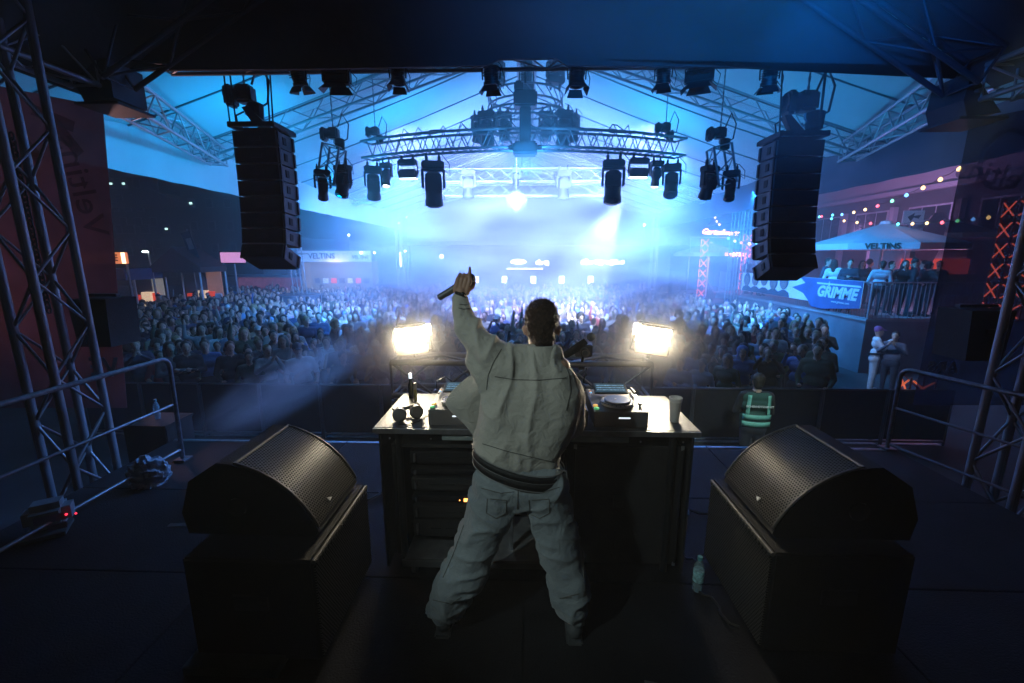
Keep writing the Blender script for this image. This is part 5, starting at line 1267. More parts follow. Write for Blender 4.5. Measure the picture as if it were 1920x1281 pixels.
# stairs with sloping rail
st = thing('stairs', 'concrete stairs leading from the square up to the terrace near the light mast', 'stairs', (XW-.9,23.6,0))
for k in range(9): box_obj('step', (0.1,.3*k-.6,.09+.18*k), (1.7,.3,.18*1.0), CONC, st, .004)
for sx in (-.8,1.0):
    for k in range(12): rod_obj('bar', (sx,-.6+.24*k,.1+.14*k), (sx,-.6+.24*k,1.05+.145*k), .012, FEN, st, 6)
    rod_obj('handrail', (sx,-.65,1.02), (sx,2.2,2.72), .022, FEN, st)
st2 = thing('stair_rail', 'steep rail with bars rising behind the white-clad person to the terrace', 'railing', (XW+1.6,12.4,0))
for k in range(10): rod_obj('bar', (.19*k,.02,.0), (.19*k,.02,1.0+.14*k), .012, _M['red_lit_railing'], st2, 6)
rod_obj('handrail', (-.1,.02,.98), (1.8,.02,2.38), .02, _M['red_lit_railing'], st2)
# the banner with faces and lettering
def YX(px):  # y along the terrace front for a photograph column
    d = ray(px, 560); return (XW-.03-CAM.x)/d.x*d.y
bz1, bz0 = ZT+.08+ht+.02, ZT+.35
bn = thing('advertising_banner', 'long banner with five printed faces and the word GRIMME on the terrace railing', 'banner', (XW-.04,Y0W+.1,bz0))
yA, yB_, yC = YX(1616), YX(1512), YX(1388)
WHB = mat('white_banner', (.75,.76,.78), .6, 0, .08, 2, bump=.15, bscale=8); BLB = mat('blue_banner', (.03,.12,.30), .55, 0, .2, 2, bump=.15, bscale=8)
def ban_prism(nm, poly, x0, x1, m): 
    bm = NB(); a_prism(bm, [(y-(Y0W+.1), z) for y,z in poly], x0, x1, ax='X'); return finish(nm, bm, m, bn, smooth=False)
H_ = bz1-bz0
ban_prism('sheet', [(yA,0),(yA,H_),(yC,H_),(yC,0)], 0, .012, WHB)
ban_prism('blue_field', [(yA+.02,.0),(yA+.02,H_-.005),(yB_+.5,H_-.005),(yB_+.15,H_*.75),(yB_+.9,H_*.5),(yB_+.2,H_*.3),(yB_-.1,.03),(yB_-.3,-.18),(yB_-.9,-.2)], -.006, .0, BLB)
FC = [mat('print_dark', (.05,.08,.12), .7, 0, .3, 8), mat('print_face', (.20,.18,.18), .7, 0, .15, 8)]
for k in range(5):
    yy = yC-.5-k*(yC-yB_-1.5)/4.6
    hgt = H_*(.60+.06*((k*7)%3)); w_ = .24
    ban_prism('printed_shoulders', [(yy-.42,.01),(yy+.42,.01),(yy+.34,H_*.22),(yy+.12,H_*.32),(yy-.12,H_*.32),(yy-.34,H_*.22)], -.005-.002*k, -.001, FC[0])
    ban_prism('printed_hair', [(yy+1.18*w_*math.cos(a*PI/9), hgt+.04+.30*math.sin(a*PI/9)) for a in range(18)], -.016-.002*k, -.014, FC[0])
    ban_prism('printed_face', [(yy+.8*w_*math.cos(a*PI/9), hgt-.03+.235*math.sin(a*PI/9)) for a in range(18)], -.028-.002*k, -.026, FC[1])
    for q in (-1,1): ban_prism('printed_eye', [(yy+q*.065+.03*math.cos(a*PI/4), hgt+.02+.014*math.sin(a*PI/4)) for a in range(8)], -.040-.002*k, -.038, FC[0])
    ban_prism('printed_mouth', [(yy+.07*math.cos(a*PI/4), hgt-.13+.018*math.sin(a*PI/4)) for a in range(8)], -.040-.002*k, -.038, FC[0])
ym = YX(1567)
text_obj('lettering', 'GRIMME', .50, mat('white_lettering', (.8,.82,.85), .6, 0, .03), bn, (-.02, ym-(Y0W+.1), H_*.46), (PI/2,0,-PI/2), bold=.022, shear=.2)
text_obj('small_lettering', 'www.grimme.com', .11, _M['white_lettering'], bn, (-.02, ym-.25-(Y0W+.1), H_*.12), (PI/2,0,-PI/2))
ban_prism('logo_bar', [(ym-1.05-.0,H_*.76),(ym-1.0,H_*.83),(ym+1.0,H_*.83),(ym+.95,H_*.76)], -.02, -.012, _M['white_lettering'])
ban_prism('logo_drop', [(ym+.42,H_*.68),(ym+.36,H_*.93),(ym+.30,H_*.68)], -.024, -.02, _M['white_lettering'])
# umbrellas
UMB = mat('pale_umbrella_cloth', (.62,.58,.62), .7, 0, .1, 1)
def umbrella(label, c, w_, z1, hgt, zb__, letter=None):
    t = thing('umbrella', label, 'umbrella', (c[0],c[1],zb__), (0,0,-math.atan2(c[0],c[1])), group='market umbrellas on the terrace')
    bm = NB(); ap = bm.verts.new((0,0,z1+hgt-zb__)); n_ = 8; R1 = [bm.verts.new((w_/2*math.cos(a*PI/4+PI/8), w_/2*math.sin(a*PI/4+PI/8), z1-zb__)) for a in range(n_)]
    M1 = [bm.verts.new((w_/2.9*math.cos(a*PI/4), w_/2.9*math.sin(a*PI/4), z1-zb__+hgt*.25)) for a in range(0)]
    R2 = [bm.verts.new((w_/2*math.cos(a*PI/4+PI/8), w_/2*math.sin(a*PI/4+PI/8), z1-zb__-.2)) for a in range(n_)]
    for a in range(n_): bm.faces.new((ap, R1[a], R1[(a+1)%n_])); bm.faces.new((R1[a], R2[a], R2[(a+1)%n_], R1[(a+1)%n_]))
    o = finish('canopy', bm, UMB, t, smooth=False); s_ = o.modifiers.new('s','SOLIDIFY'); s_.thickness = .01
    bm = NB(); a_lathe(bm, [(.2,0),(.16,.1),(.02,.14)], 16); finish('cap', bm, UMB, t, (0,0,z1+hgt-zb__-.06))
    rod_obj('pole', (0,0,0), (0,0,z1+hgt-zb__-.1), .05, mat('cream_pole',(.6,.6,.62),.5), t)
    for a in range(n_): rod_obj('rib', (.05*math.cos(a*PI/4+PI/8),.05*math.sin(a*PI/4+PI/8),z1-zb__-.1), (w_/2.1*math.cos(a*PI/4+PI/8), w_/2.1*math.sin(a*PI/4+PI/8), z1-zb__+.0), .018, _M['cream_pole'], t, 6)
    if letter: text_obj('lettering', letter, .24, mat('dark_green_print',(.02,.06,.05),.7), t, (0,-w_/2*math.cos(PI/8)-.02,z1-zb__-.1), (PI/2,0,0), bold=.008)
    bm = NB(); a_box(bm, (0,0,.05), (.7,.7,.1), bev=.02); finish('foot', bm, CONC, t)
    return t
p = U(1655,460,16.0); umbrella('large pale umbrella lettered VELTINS shading the guests on the terrace', (p.x,16.0), 4.6, U(1655,458,16-2.1).z+.05, .75, ZT+.06, 'VELTINS')
p = U(1745,455,20.5); umbrella('second pale umbrella partly hidden behind the umbrella lettered VELTINS', (p.x,20.5), 4.6, 4.5, .8, ZT+.06)
p = U(1330,470,26.5); umbrella('pinkish umbrella beyond the red lit towers', (p.x,26.5), 4.2, 3.75, .6, 0)
# kiosk with red cloth under the umbrella
kx = U(1745,500,22.5)
kk = thing('kiosk', 'white kiosk with a red awning behind the dark-clad terrace guests', 'kiosk', (kx.x,22.6,ZT+.06))
bm = NB(); a_box(bm, (0,0,1.25), (6.2,.2,2.5)); finish('wall', bm, mat('white_panel', (.6,.58,.62), .7, 0, .1), kk, smooth=False)
box_obj('red_awning', (.1,-.25,1.35), (3.4,.12,.8), mat('self_lit_red_cloth', (.75,.07,.03), .6, 0, .15, emit=(1,.08,.03), es=.5, sample=False), kk, .01)  # red cloth glows by itself in place of light falling on it
box_obj('menu_board', (-.9,-.32,1.95), (.8,.04,.32), BLKM, kk)
box_obj('counter', (0,-.5,.5), (5,.5,1.0), mat('counter_wood',(.2,.12,.08),.6), kk, .01)
# purple lit building
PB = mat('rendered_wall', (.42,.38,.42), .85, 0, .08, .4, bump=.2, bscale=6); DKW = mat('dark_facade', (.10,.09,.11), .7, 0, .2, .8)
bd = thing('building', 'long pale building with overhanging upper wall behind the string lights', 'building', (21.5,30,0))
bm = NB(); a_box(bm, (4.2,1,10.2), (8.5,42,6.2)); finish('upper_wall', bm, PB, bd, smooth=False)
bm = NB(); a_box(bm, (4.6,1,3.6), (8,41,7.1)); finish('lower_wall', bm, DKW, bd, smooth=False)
for k in range(9):
    yy = -17+4*k; f_ = box_obj('window', (.58,yy,5.3), (.08,2.6,2.0), mat('window_frame',(.5,.47,.52),.6), bd, .01)
    for q in (-1,0,1): box_obj('pane', (-.045,q*.84,0), (.03,.76,1.8), mat('dark_pane',(.02,.02,.035),.12), f_, .004)
    box_obj('pillar', (.3,yy+2,3.2), (.3,.3,6.4), PB, bd, .01)
box_obj('roof_ledge', (-.15,1,7.1), (.4,42,.25), PB, bd, .01)
fs_ = U(1712,408,19.0); box_ = thing('sign_board', 'white square sign with a dark arrow emblem above the umbrella', 'sign', fs_)
box_obj('panel', (0,0,0), (.85,.05,.55), WHB, box_, .005); bm = NB(); a_prism(bm, [(-.25,.02),(.02,.18),(-.02,.06),(.28,.1),(.2,-.05),(.0,-.0),(-.1,-.15)], -.04, -.028); finish('emblem', bm, FC[0], box_, smooth=False); rod_obj('post', (0,.05,-3.4), (0,.05,0), .03, FEN, box_)
fl = thing('beach_flag', 'tall curved dark flag leaning behind the umbrella', 'flag', (U(1745,420,18.5).x,18.5,ZT+.06))
bm = NB(); a_prism(bm, [(-.2,1.0),(.2,1.2),(.55,2.2),(.62,3.0),(.4,3.6),(.1,3.6),(-.25,3.0),(-.4,2.0)], -.01, .01); finish('cloth', bm, mat('dark_red_cloth',(.15,.05,.09),.8), fl, smooth=False); rod_obj('pole', (-.1,.03,0), (-.3,.03,3.0), .02, FEN, fl)

# string lights
BC = {'c':glow('bulb_cyan',(.15,.85,1),3.2),'w':glow('bulb_warm',(1,.62,.26),3.6),'g':glow('bulb_green',(.25,1,.45),2.6),'r':glow('bulb_red',(1,.12,.16),3.4),'b':glow('bulb_blue',(.15,.42,1),4)}
bulb_me = {}
def string(label, pts, cols, r=.045):
    t = thing('string_light', label, 'string lights', pts[0], group='strings of coloured bulbs'); O_ = pts[0]
    P_ = []
    for a, b in zip(pts, pts[1:]):
        for k in range(4): u = k/4; P_.append(a.lerp(b,u)-O_+Vector((0,0,.06-.05*math.sin(PI*u))))
    P_.append(pts[-1]-O_+Vector((0,0,.06)))
    bm = NB(); a_tube(bm, P_, .008, 5); finish('wire', bm, CAB, t)
    for p, c in zip(pts, cols):
        if c not in bulb_me:
            bm = NB(); a_lathe(bm, [(.25,.95),(.35,.8),(.8,.4),(1,0),(.8,-.6),(.3,-.95)], 10); me = bpy.data.meshes.new('bulb'); bm.to_mesh(me); bm.free(); me.materials.append(BC[c]); bulb_me[c] = me
            for q in me.polygons: q.use_smooth = True
        o = meshobj('bulb', bulb_me[c], t, p-O_); o.scale = (r,r,r*1.2)
C5 = lambda x,y: (1380+x/3.463, 130+y/3.463)
A_ = [(540,958),(627,947),(688,943),(765,929),(839,911),(920,887),(1014,855),(1107,817),(1215,769),(1327,715),(1450,648),(1578,573),(1721,484),(1865,383)]
string('upper string of coloured bulbs rising steeply over the umbrella', [U(*C5(*q), 20.5-13*(k/13)**.8) for k,q in enumerate(A_)], 'ccbwwrgbwwwgbw')
B_ = [(556,955),(620,970),(702,984),(786,995),(874,1001),(962,1001),(1052,1005),(1146,1003),(1240,999),(1338,995),(1438,984),(1540,974),(1640,962)]
string('lower string of coloured bulbs hanging level just above the umbrella top', [U(*C5(*q), 19.5-8*(k/12)) for k,q in enumerate(B_)], 'rcwwrgcwwrgbw')
string('small string of bulbs by the purple glowing sign', [U(x,y,25-k*.8) for k,(x,y) in enumerate([(1334,394),(1341,408),(1344,415),(1349,421),(1358,432),(1366,447),(1378,452),(1390,455),(1405,457),(1418,455),(1427,452)])], 'rwwwwgwrwgw', .055)
# red lit towers
REDM = mat('red_lit_truss', (.30,.10,.08), .6, .3); REDE = glow('red_tube', (1,.14,.08), 2.6)  # red glow of the tubes is also put into the chord colour
def xtower(label, x, y, z0, z1, w_, n_, ppx='red lit towers', e=REDE, m=REDM, grp='towers with glowing crossed tubes'):
    t = thing('light_tower', label, 'light tower', (x,y,z0), (0,0,R(-18)), grp); H2 = (z1-z0)
    for a in (-1,1):
        for b in (-1,1): rod_obj('chord', (a*w_/2,b*w_/2,0), (a*w_/2,b*w_/2,H2), .022, m, t)
    for k in range(n_):
        za, zb2 = H2*k/n_, H2*(k+1)/n_; md = (zb2-za)*.16
        for f_ in range(2):
            def pt(s, z): return (s*w_*.42, -w_/2-.02, z) if f_ == 0 else (-w_/2-.02, s*w_*.42, z)
            bm = NB(); a_rod(bm, pt(-1,za+md), pt(1,zb2-md), .017, 6); a_rod(bm, pt(1,za+md), pt(-1,zb2-md), .017, 6); finish('glowing_cross', bm, e, t, smooth=False)
        for a in (-1,1): rod_obj('brace', (a*w_/2,w_/2,za), (-a*w_/2,w_/2,zb2), .012, m, t, 6)
    return t
p = U(1864,600,11.5); xtower('tall tower of glowing red crosses seen through the mirror-lettered banner', p.x+.1, 11.5, U(1850,600,11.5).z, U(1890,372,11.5).z, .50, 6)
p = U(1712,760,8.6); xtower('short tower of dim orange crosses low beside the dark blue banner', p.x, 8.6, .0, U(1712,705,8.6).z, .40, 3, e=glow('dim_orange_tube', (1,.18,.05), .55))
p = U(1400,470,24); xtower('red glowing tower beside the hazy speaker array', p.x, 24, 1.7, U(1400,437,24).z, .40, 6)
p = U(1321,470,25); xtower('red glowing tower left of the pale light mast', p.x, 25, 1.2, U(1321,446,25).z, .36, 6); bpy.data.objects[[o.name for o in COL.objects if o.name.startswith('light_tower')][-1]]['label'] = 'red glowing tower between the purple sign and the beam of light'
for px, lb in ((1367,'pale lattice mast nearer the purple sign on the terrace end'),(1384,'pale lattice mast nearer the red tower on the terrace end')):
    p = U(px,560,21); truss('lattice_mast', lb, (p.x,21.0,.3), (p.x,21.0,U(px,335,21).z), .3, .3, ALU, .026, .012, .4, up=(0,1,0), single=False, cat='mast')
sg = U(1350,436,25.5); t = thing('neon_sign', 'curly pink neon script sign glowing above the terrace end', 'sign', sg)
text_obj('lettering', 'Gartenwerk', .42, glow('pink_neon', (1,.35,.85), 9), t, (0,0,0), (PI/2,R(3),0), shear=.3, bold=.006); rod_obj('bar', (-1.6,.05,-.25), (1.6,.05,-.3), .03, FEN, t)
for sx in (-1,1): rod_obj('post', (sx*1.6,.05,-sg.z), (sx*1.6,.05,-.2), .04, FEN, t)

# terrace guests
def guest(px, y, z, rz, pose, hk, cc, cn, lab, s=1.0, hc=(.03,.02,.015), grp='guests on the terrace'):
    if z < .5: p = U(px, 760 if y < 8 else 670, y); return make_fan(p.x, y, z, rz, s, pose, hk, cc, hc, lab, grp)
    if z > .5: y = max(y, 10.85*800/(px-985)+.15)
    p = U(px, 520, y); return make_fan(p.x, y, z, rz, s, pose, hk, cc, hc, lab, grp)
zt_ = ZT+.06
for (px,y,rz,pose,hk,cc,lab) in [
 (1568,13.9,2.2,'down','long',(.7,.7,.72),'guest in white top with long hair standing behind the GRIMME lettering'),
 (1592,14.8,-.6,'folded','short',(.04,.05,.07),'guest in dark jacket beside the white-topped guest at the banner'),
 (1646,14.0,2.6,'down','short',(.55,.60,.66),'guest in pale shirt leaning beside the umbrella pole'),
 (1672,14.6,.3,'down','short',(.05,.04,.05),'tall dark guest just right of the umbrella pole'),
 (1688,14.1,-.5,'phone','long',(.02,.02,.025),'guest in black coat looking down near the red cloth'),
 (1712,13.8,1.0,'down','bun',(.02,.02,.025),'guest in black with a pale shoulder bag before the red cloth'),
 (1727,14.3,-2.2,'folded','short',(.02,.02,.03),'guest in black between bag carrier and profile guest'),
 (1742,13.8,1.6,'clap','short',(.02,.02,.02),'guest in black suit in profile before the red cloth'),
 (1755,14.5,-1.2,'down','short',(.03,.03,.04),'dark guest nearest the dark blue banner on the terrace'),
 (1545,15.4,.6,'down','short',(.06,.07,.1),'guest in navy top below the hazy speaker array'),
 (1612,16.0,-.4,'down','long',(.04,.04,.05),'dark long-haired guest standing behind the white-topped guest'),
 (1628,17.2,.9,'folded','curly',(.05,.05,.06),'curly haired guest deep under the large umbrella'),
 (1402,22.0,.5,'down','long',(.25,.06,.12),'guest in red lit top beside the red glowing tower'),  # red light put into the colour of the top
 (1418,21.5,-.5,'down','short',(.2,.05,.09),'guest in dark red top at the far end of the terrace'),
 (1430,20.8,.2,'clap','short',(.10,.05,.08),'guest with clasped hands at the far end of the terrace')]:
    o = guest(px,y,zt_,rz,pose,hk,cc,None,lab,random.uniform(.98,1.06))
bg_ = U(1712,500,13.75); 
# two people on the ground beside the terrace
o = guest(1642,11.3,0,R(60),'clap','cap',(.72,.74,.78),None,'person in white jacket, pale trousers and cap standing by the terrace corner',1.02,(.25,.10,.3),grp=None)
me = o.data.copy(); me.materials[[m.name for m in me.materials].index('dark_jeans')] = mat('pale_trousers', (.6,.62,.66), .8, 0, .1); o.data = me
bm = NB(); a_tube(bm, [Vector((.19*math.cos(a*PI/10),.0+.14*math.sin(a*PI/10),.98-.04*math.cos(a*PI/10))) for a in range(20)], .022, 6, True); a_sph(bm, (-.05,-.17,.96), (.13,.06,.07)); finish('waist_bag', bm, BLKM, o)
guest(1672,11.0,0,R(-50),'clap','short',(.12,.13,.17),None,'person in dark top with white collar talking to the white-clad person',.98,grp=None)
# security guard in the pit
gx = U(1413,760,6.5)
gd = guest(1416,6.5,0,PI,'folded','short',(.02,.02,.022),None,'security guard from behind wearing a vest with pale reflective stripes and lettering',1.04,(.02,.015,.01),grp=None)
gd.rotation_euler = (0,0,PI+R(-6))
VST = mat('dark_green_vest', (.03,.10,.08), .8, 0, .2); RFL = mat('reflective_tape', (.25,.70,.58), .5, 0, .08, emit=(.2,.62,.5), es=0.0)
vm = blob([((-.14,.01,1.34),(.14,.01,1.34),.092,.092,'v'),((-.09,0,1.24),(.09,0,1.24),.137,.137,'v',(1,.85,1)),((-.075,.01,1.0),(.075,.01,1.0),.136,.136,'v',(1,.87,1)),((-.07,.01,.90),(.07,.01,.90),.13,.13,'v',(1,.87,1))], .014, 3, mats={'v':VST})
vst = meshobj('vest', vm, gd)
def torso_y(x, z): return .01+.128*math.sqrt(max(.05,1-(x/.235)**2))
def strip(nm, pts, m, w_=.028):       # flat tape following the back of the vest
    bm = NB(); vv = []
    w_ *= 1.35
    for (x,z),(dx,dz) in pts: vv.append((bm.verts.new((x-dx*w_,torso_y(x-dx*w_,z)+.012,z-dz*w_)), bm.verts.new((x+dx*w_,torso_y(x+dx*w_,z)+.012,z+dz*w_))))
    for a, b in zip(vv, vv[1:]): bm.faces.new((a[0],b[0],b[1],a[1]))
    o = finish(nm, bm, m, gd); s_ = o.modifiers.new('s','SOLIDIFY'); s_.thickness = .004; return o
for z in (1.06,.95): strip('reflective_stripe', [((-.2+.04*k, z),(0,1)) for k in range(11)], RFL)
for s in (-1,1): strip('reflective_stripe', [((s*(.135+.012*k/6), 1.40-.045*k),(1,0)) for k in range(8)], RFL, .018)
t_o = text_obj('lettering', 'SICHERHEITSDIENST', .042, mat('reflective_print',(.85,.9,.88),.5), gd, (0,.162,1.235), (PI/2,0,PI), ext=.002, bold=.001)

# ---------------- delay mast, VELTINS bar, stalls and lights across the square
p = U(562,552,20); 
pf = thing('round_platform', 'round pale topped platform carrying the delay mast in the crowd', 'platform', (p.x,20,0))
bm = NB(); a_lathe(bm, [(.95,0),(.95,p.z-.06),(1.0,p.z-.05),(1.0,p.z),(.9,p.z+.005)], 32); finish('body', bm, CONC, pf)
truss('delay_mast', 'slim silver lattice mast standing on the round platform in the crowd', (p.x+.05,20,p.z), (p.x-.15,20.0,U(556,352,20).z), .42, .42, ALU, .025, .012, .45, up=(0,1,0), single=True, cat='mast')
box_obj('x', (0,0,0), (.1,.1,.1), ALU).name = 'mast_plate'
o = bpy.data.objects['mast_plate']; o.location = U(560,476,19.7); o.scale = (7,5,.6); tag(o, 'flat plate fixed round the delay mast below its middle', 'plate')
bw = U(625,480,24.5)
vb = thing('drinks_bar', 'white drinks bar with VELTINS fascia and brightly lit counter', 'kiosk', (bw.x,25.2,0))
box_obj('fascia', (0,-.5,3.55), (4.2,.12,.62), mat('white_fascia',(.75,.76,.78),.5,0,.05,emit=(.6,.8,1),es=.15,sample=False), vb, .01)
text_obj('lettering', 'VELTINS', .42, FC[0], vb, (-.75,-.58,3.55), (PI/2,0,0), bold=.008); text_obj('small_lettering', 'VELTINS', .26, FC[0], vb, (1.5,-.58,3.5), (PI/2,0,0), bold=.004)
bm = NB(); a_box(bm, (0,.6,1.6), (4.1,.1,3.2)); a_box(bm, (-2.05,.1,1.6), (.08,1,3.2)); a_box(bm, (2.05,.1,1.6), (.08,1,3.2)); a_box(bm, (0,.1,3.2), (4.2,1.2,.08)); finish('walls', bm, mat('glowing_bar_wall', (.14,.13,.12), .7, 0, .1, emit=(1,.85,.65), es=.12), vb, smooth=False)  # walls glow by themselves to make the inside look lit
box_obj('counter', (0,-.6,1.0), (3.8,.5,.12), WHB, vb); box_obj('counter_front', (0,-.62,.47), (3.7,.4,.94), DKW, vb)
for k in range(7): box_obj('shelf_bottle_row', (-1.6+.5*k,.45,2.1), (.3,.1,.3), [DKW,WHB,_M['self_lit_red_cloth']][k%3], vb, .01)
lb_ = thing('lamp_post', 'small floodlight glowing on top of the VELTINS bar', 'lamp', U(677,474,24.4)); bm = NB(); a_sph(bm, (0,0,0), .07, 10, 8); finish('lamp', bm, glow('lamp_white',(.9,.97,1),14), lb_); rod_obj('bracket', (0,.1,-.4), (0,0,0), .02, FEN, lb_)
rb_ = U(500,520,27); t = thing('brick_bar', 'low reddish lit bar behind the crowd beside the VELTINS bar', 'kiosk', (rb_.x,27.3,0))
box_obj('wall', (0,0,1.4), (4.0,.3,1.6), mat('reddish_glow_wall',(.35,.12,.12),.8,0,.3,3,emit=(.7,.15,.2),es=.12,sample=False), t); box_obj('roof', (0,-.2,2.35), (4.4,1.2,.12), DKW, t)  # wall given its own red glow instead of a lamp
# stalls
def stall(label, px, py_roof, py_base, y, w_, colr, intc, tentroof=False, e=1.0):
    p = U(px, py_roof, y); t = thing('market_stall', label, 'stall', (p.x,y,0), group='stalls beyond the crowd'); z = p.z
    bm = NB()
    if tentroof: a_prism(bm, [(-w_/2,z),(0,z+.9),(w_/2,z),(w_/2,z-.25),(-w_/2,z-.25)], -.9, .9)
    else: a_box(bm, (0,-.3,z), (w_,2.0,.5), bev=.02)
    finish('roof', bm, colr, t, smooth=False)
    bm = NB(); a_box(bm, (.18*w_ if tentroof else 0,.9,z/2+.1), (w_*(.36 if tentroof else .7),.08,z-.5)); finish('back_wall', bm, intc, t, smooth=False)
    for s in (-1,1):
        for yy in (-.85,.85): rod_obj('post', (s*w_*.47,yy,0), (s*w_*.47,yy,z-.2), .04, WHB, t)
    box_obj('counter', (0,-.7,.95), (w_*.85,.5,.1), WHB, t); box_obj('counter_front', (0,-.72,.45), (w_*.82,.42,.88), DKW, t)
    box_obj('side_panel', (-w_*.2,.86,z/2), (w_*.5,.05,z-.4), DKW, t); box_obj('glow_box', (-w_*.02,.7,1.25), (.45,.3,1.2), mat('glow_box_warm', (.5,.35,.25), .4, 0, .6, 14, emit=(1,.7,.45), es=.7, sample=False), t, .01)  # added glowing box for the bright patch inside the stall
    for k in range(5): box_obj('goods', (-w_*.3+w_*.15*k,.75,1.5+.1*(k%2)), (.3,.15,.4), [_M['self_lit_red_cloth'],WHB,DKW][k%3], t, .01)
    return t
INW = mat('stall_white_glow', (.3,.29,.28), .7, 0, .1, emit=(.9,.85,.8), es=.18); INR = mat('stall_warm_glow', (.28,.15,.12), .7, 0, .2, 3, emit=(1,.45,.3), es=.15)  # back walls with their own glow, standing in for stall lighting
stall('stall with blue flat roof and pale lit inside beyond the pinkish banner', 248, 513, 0, 19.5, 1.75, mat('blue_canvas',(.04,.09,.25),.7), INW)
stall('stall under dark tent roof with warm lit inside beside the blue roofed stall', 355, 500, 0, 20.5, 2.4, mat('dark_canvas',(.06,.05,.06),.8), INR, True)
p = U(345,462,20); t = thing('flag_banner', 'dark flag with pale emblem above the dark tent roof', 'flag', (p.x,20.3,0)); bm = NB(); a_prism(bm, [(-.3,p.z+.6),(.12,p.z+.75),(.45,p.z-.55),(.05,p.z-.75)], -.01, .01); finish('cloth', bm, mat('dark_blue_cloth',(.03,.05,.08),.8), t, smooth=False)
bm = NB(); a_prism(bm, [(-.1,p.z+.35),(.14,p.z+.4),(.26,p.z-.1),(.02,p.z-.15)], -.025, -.014); finish('emblem', bm, mat('grey_print',(.3,.35,.38),.7), t, smooth=False); rod_obj('pole', (.1,.03,0), (-.02,.03,p.z+.8), .03, FEN, t)
p = U(205,484,17.5); t = thing('shop_sign', 'orange lit shop sign seen behind the pinkish banner edge', 'sign', p); box_obj('panel', (-.4,0,0), (2.3,.12,.46), mat('orange_sign',(.5,.2,.1),.6,0,.3,2,emit=(1,.28,.10),es=.8,sample=False), t); box_obj('lamp', (.68,-.08,0), (.12,.08,.44), glow('warm_strip',(1,.75,.45),3), t)
text_obj('lettering', 'BE', .36, mat('dark_red_print',(.1,.02,.02),.7), t, (.25,-.08,0), (PI/2,0,0), bold=.01); rod_obj('post', (-.4,.1,-p.z), (-.4,.1,-.2), .05, FEN, t); rod_obj('post', (.6,.1,-p.z), (.6,.1,-.2), .05, FEN, t)
p = U(436,483,22); t = thing('video_screen', 'small pink video screen glowing below the closed speaker tower', 'screen', p); box_obj('frame', (0,.03,0), (1.4,.06,.62), BLK, t); box_obj('display', (.02,-.01,0), (1.3,.02,.52), mat('pink_display',(.2,.1,.2),.4,0,.5,4,emit=(.8,.35,.7),es=.9,sample=False), t); rod_obj('post', (0,.08,-p.z), (0,.08,-.2), .05, FEN, t)
# distant houses with lit windows on the hillside
for k,(px,py,lb) in enumerate([(228,346,'nearest the banner, high up'),(246,375,'with two lit windows below the tent wall'),(415,382,'beside the closed speaker tower'),(300,430,'low behind the stalls')]):
    p = U(px,py,52); t = thing('house', 'dark distant house on the slope '+lb, 'house', (p.x,52,0), group='houses on the dark slope')
    w_ = 7+k; bm = NB(); a_box(bm, (0,2,p.z/2+1.2), (w_,5,p.z+2.4)); finish('wall', bm, mat('dark_render',(.018,.024,.028),.8,0,.2,.5), t, smooth=False)
    bm = NB(); a_prism(bm, [(-w_/2-.4,p.z+2.4),(0,p.z+4.6),(w_/2+.4,p.z+2.4)], -.9, 5); finish('roof', bm, mat('dark_tiles',(.05,.035,.03),.8), t, smooth=False)
    for i in range(4):
        for j in range(3):
            wx, wz = -w_/2+1.2+(w_-2.4)*i/3, p.z-2.6*j
            if wz < 1: continue
            lit = (j == 0 and i in ((1,2),(0,2),(0,3),(2,))[k])
            f_ = box_obj('window', (wx,-.52,wz), (.9,.08,1.1), DKW, t, .01); box_obj('pane', (0,-.05,0), (.7 if not lit else .34,.03,.9 if not lit else .22), glow('window_light',(.6,1,.95),2.2) if lit else _M['dark_pane'], f_, .004)
p = U(470,470,27); t = thing('lamp_post', 'street lamp with small white light between the stalls and the mast', 'street lamp', (U(278,472,24).x,24,0)); zz = U(278,472,24).z; rod_obj('pole', (0,0,0), (0,0,zz), .05, FEN, t); bm = NB(); a_sph(bm, (0,-.2,zz), (.18,.1,.06), 10, 8); finish('lamp', bm, glow('lamp_cool',(.8,1,1),8), t)
# far stage building across the square with lit signs and a row of lamps
fb = thing('far_building', 'wide low hall across the square with lit signs and a row of lamps', 'building', (1.2,37,0))
bm = NB(); a_box(bm, (0,2,2.2), (22,4,4.4)); finish('wall', bm, mat('hall_wall',(.12,.13,.16),.8,0,.2,.5), fb, smooth=False)
bm = NB(); a_box(bm, (0,1.6,4.6), (23,5.4,.3)); finish('roof_edge', bm, mat('hall_edge',(.25,.27,.3),.7), fb, smooth=False)
HG = glow('hall_glow',(.95,.97,1),6)
for k,px in enumerate((893,946,1000,1053,1107)):
    p = U(px,525,36.4); q = thing('wall_lantern', ['bright lantern of the far hall hidden next to the pointing finger','bright lantern second from the pointing finger on the far hall','bright lantern in the middle of the far row','bright lantern fourth from the pointing finger on the far hall','faint lantern of the far hall in the beam of light'][k], 'lantern', p, group='lanterns on the far hall')
    box_obj('frame', (0,0,0), (.52,.16,.72), mat('lantern_frame',(.4,.42,.45),.5,.3), q, .02); box_obj('glass', (0,-.1,0), (.40,.05,.58), HG, q, .02); box_obj('bulb_core', (0,-.14,-.02), (.12,.03,.16), mat('grey_core',(.2,.25,.4),.6), q, .01); rod_obj('bracket', (0,.1,.3), (0,.5,.3), .03, FEN, q)
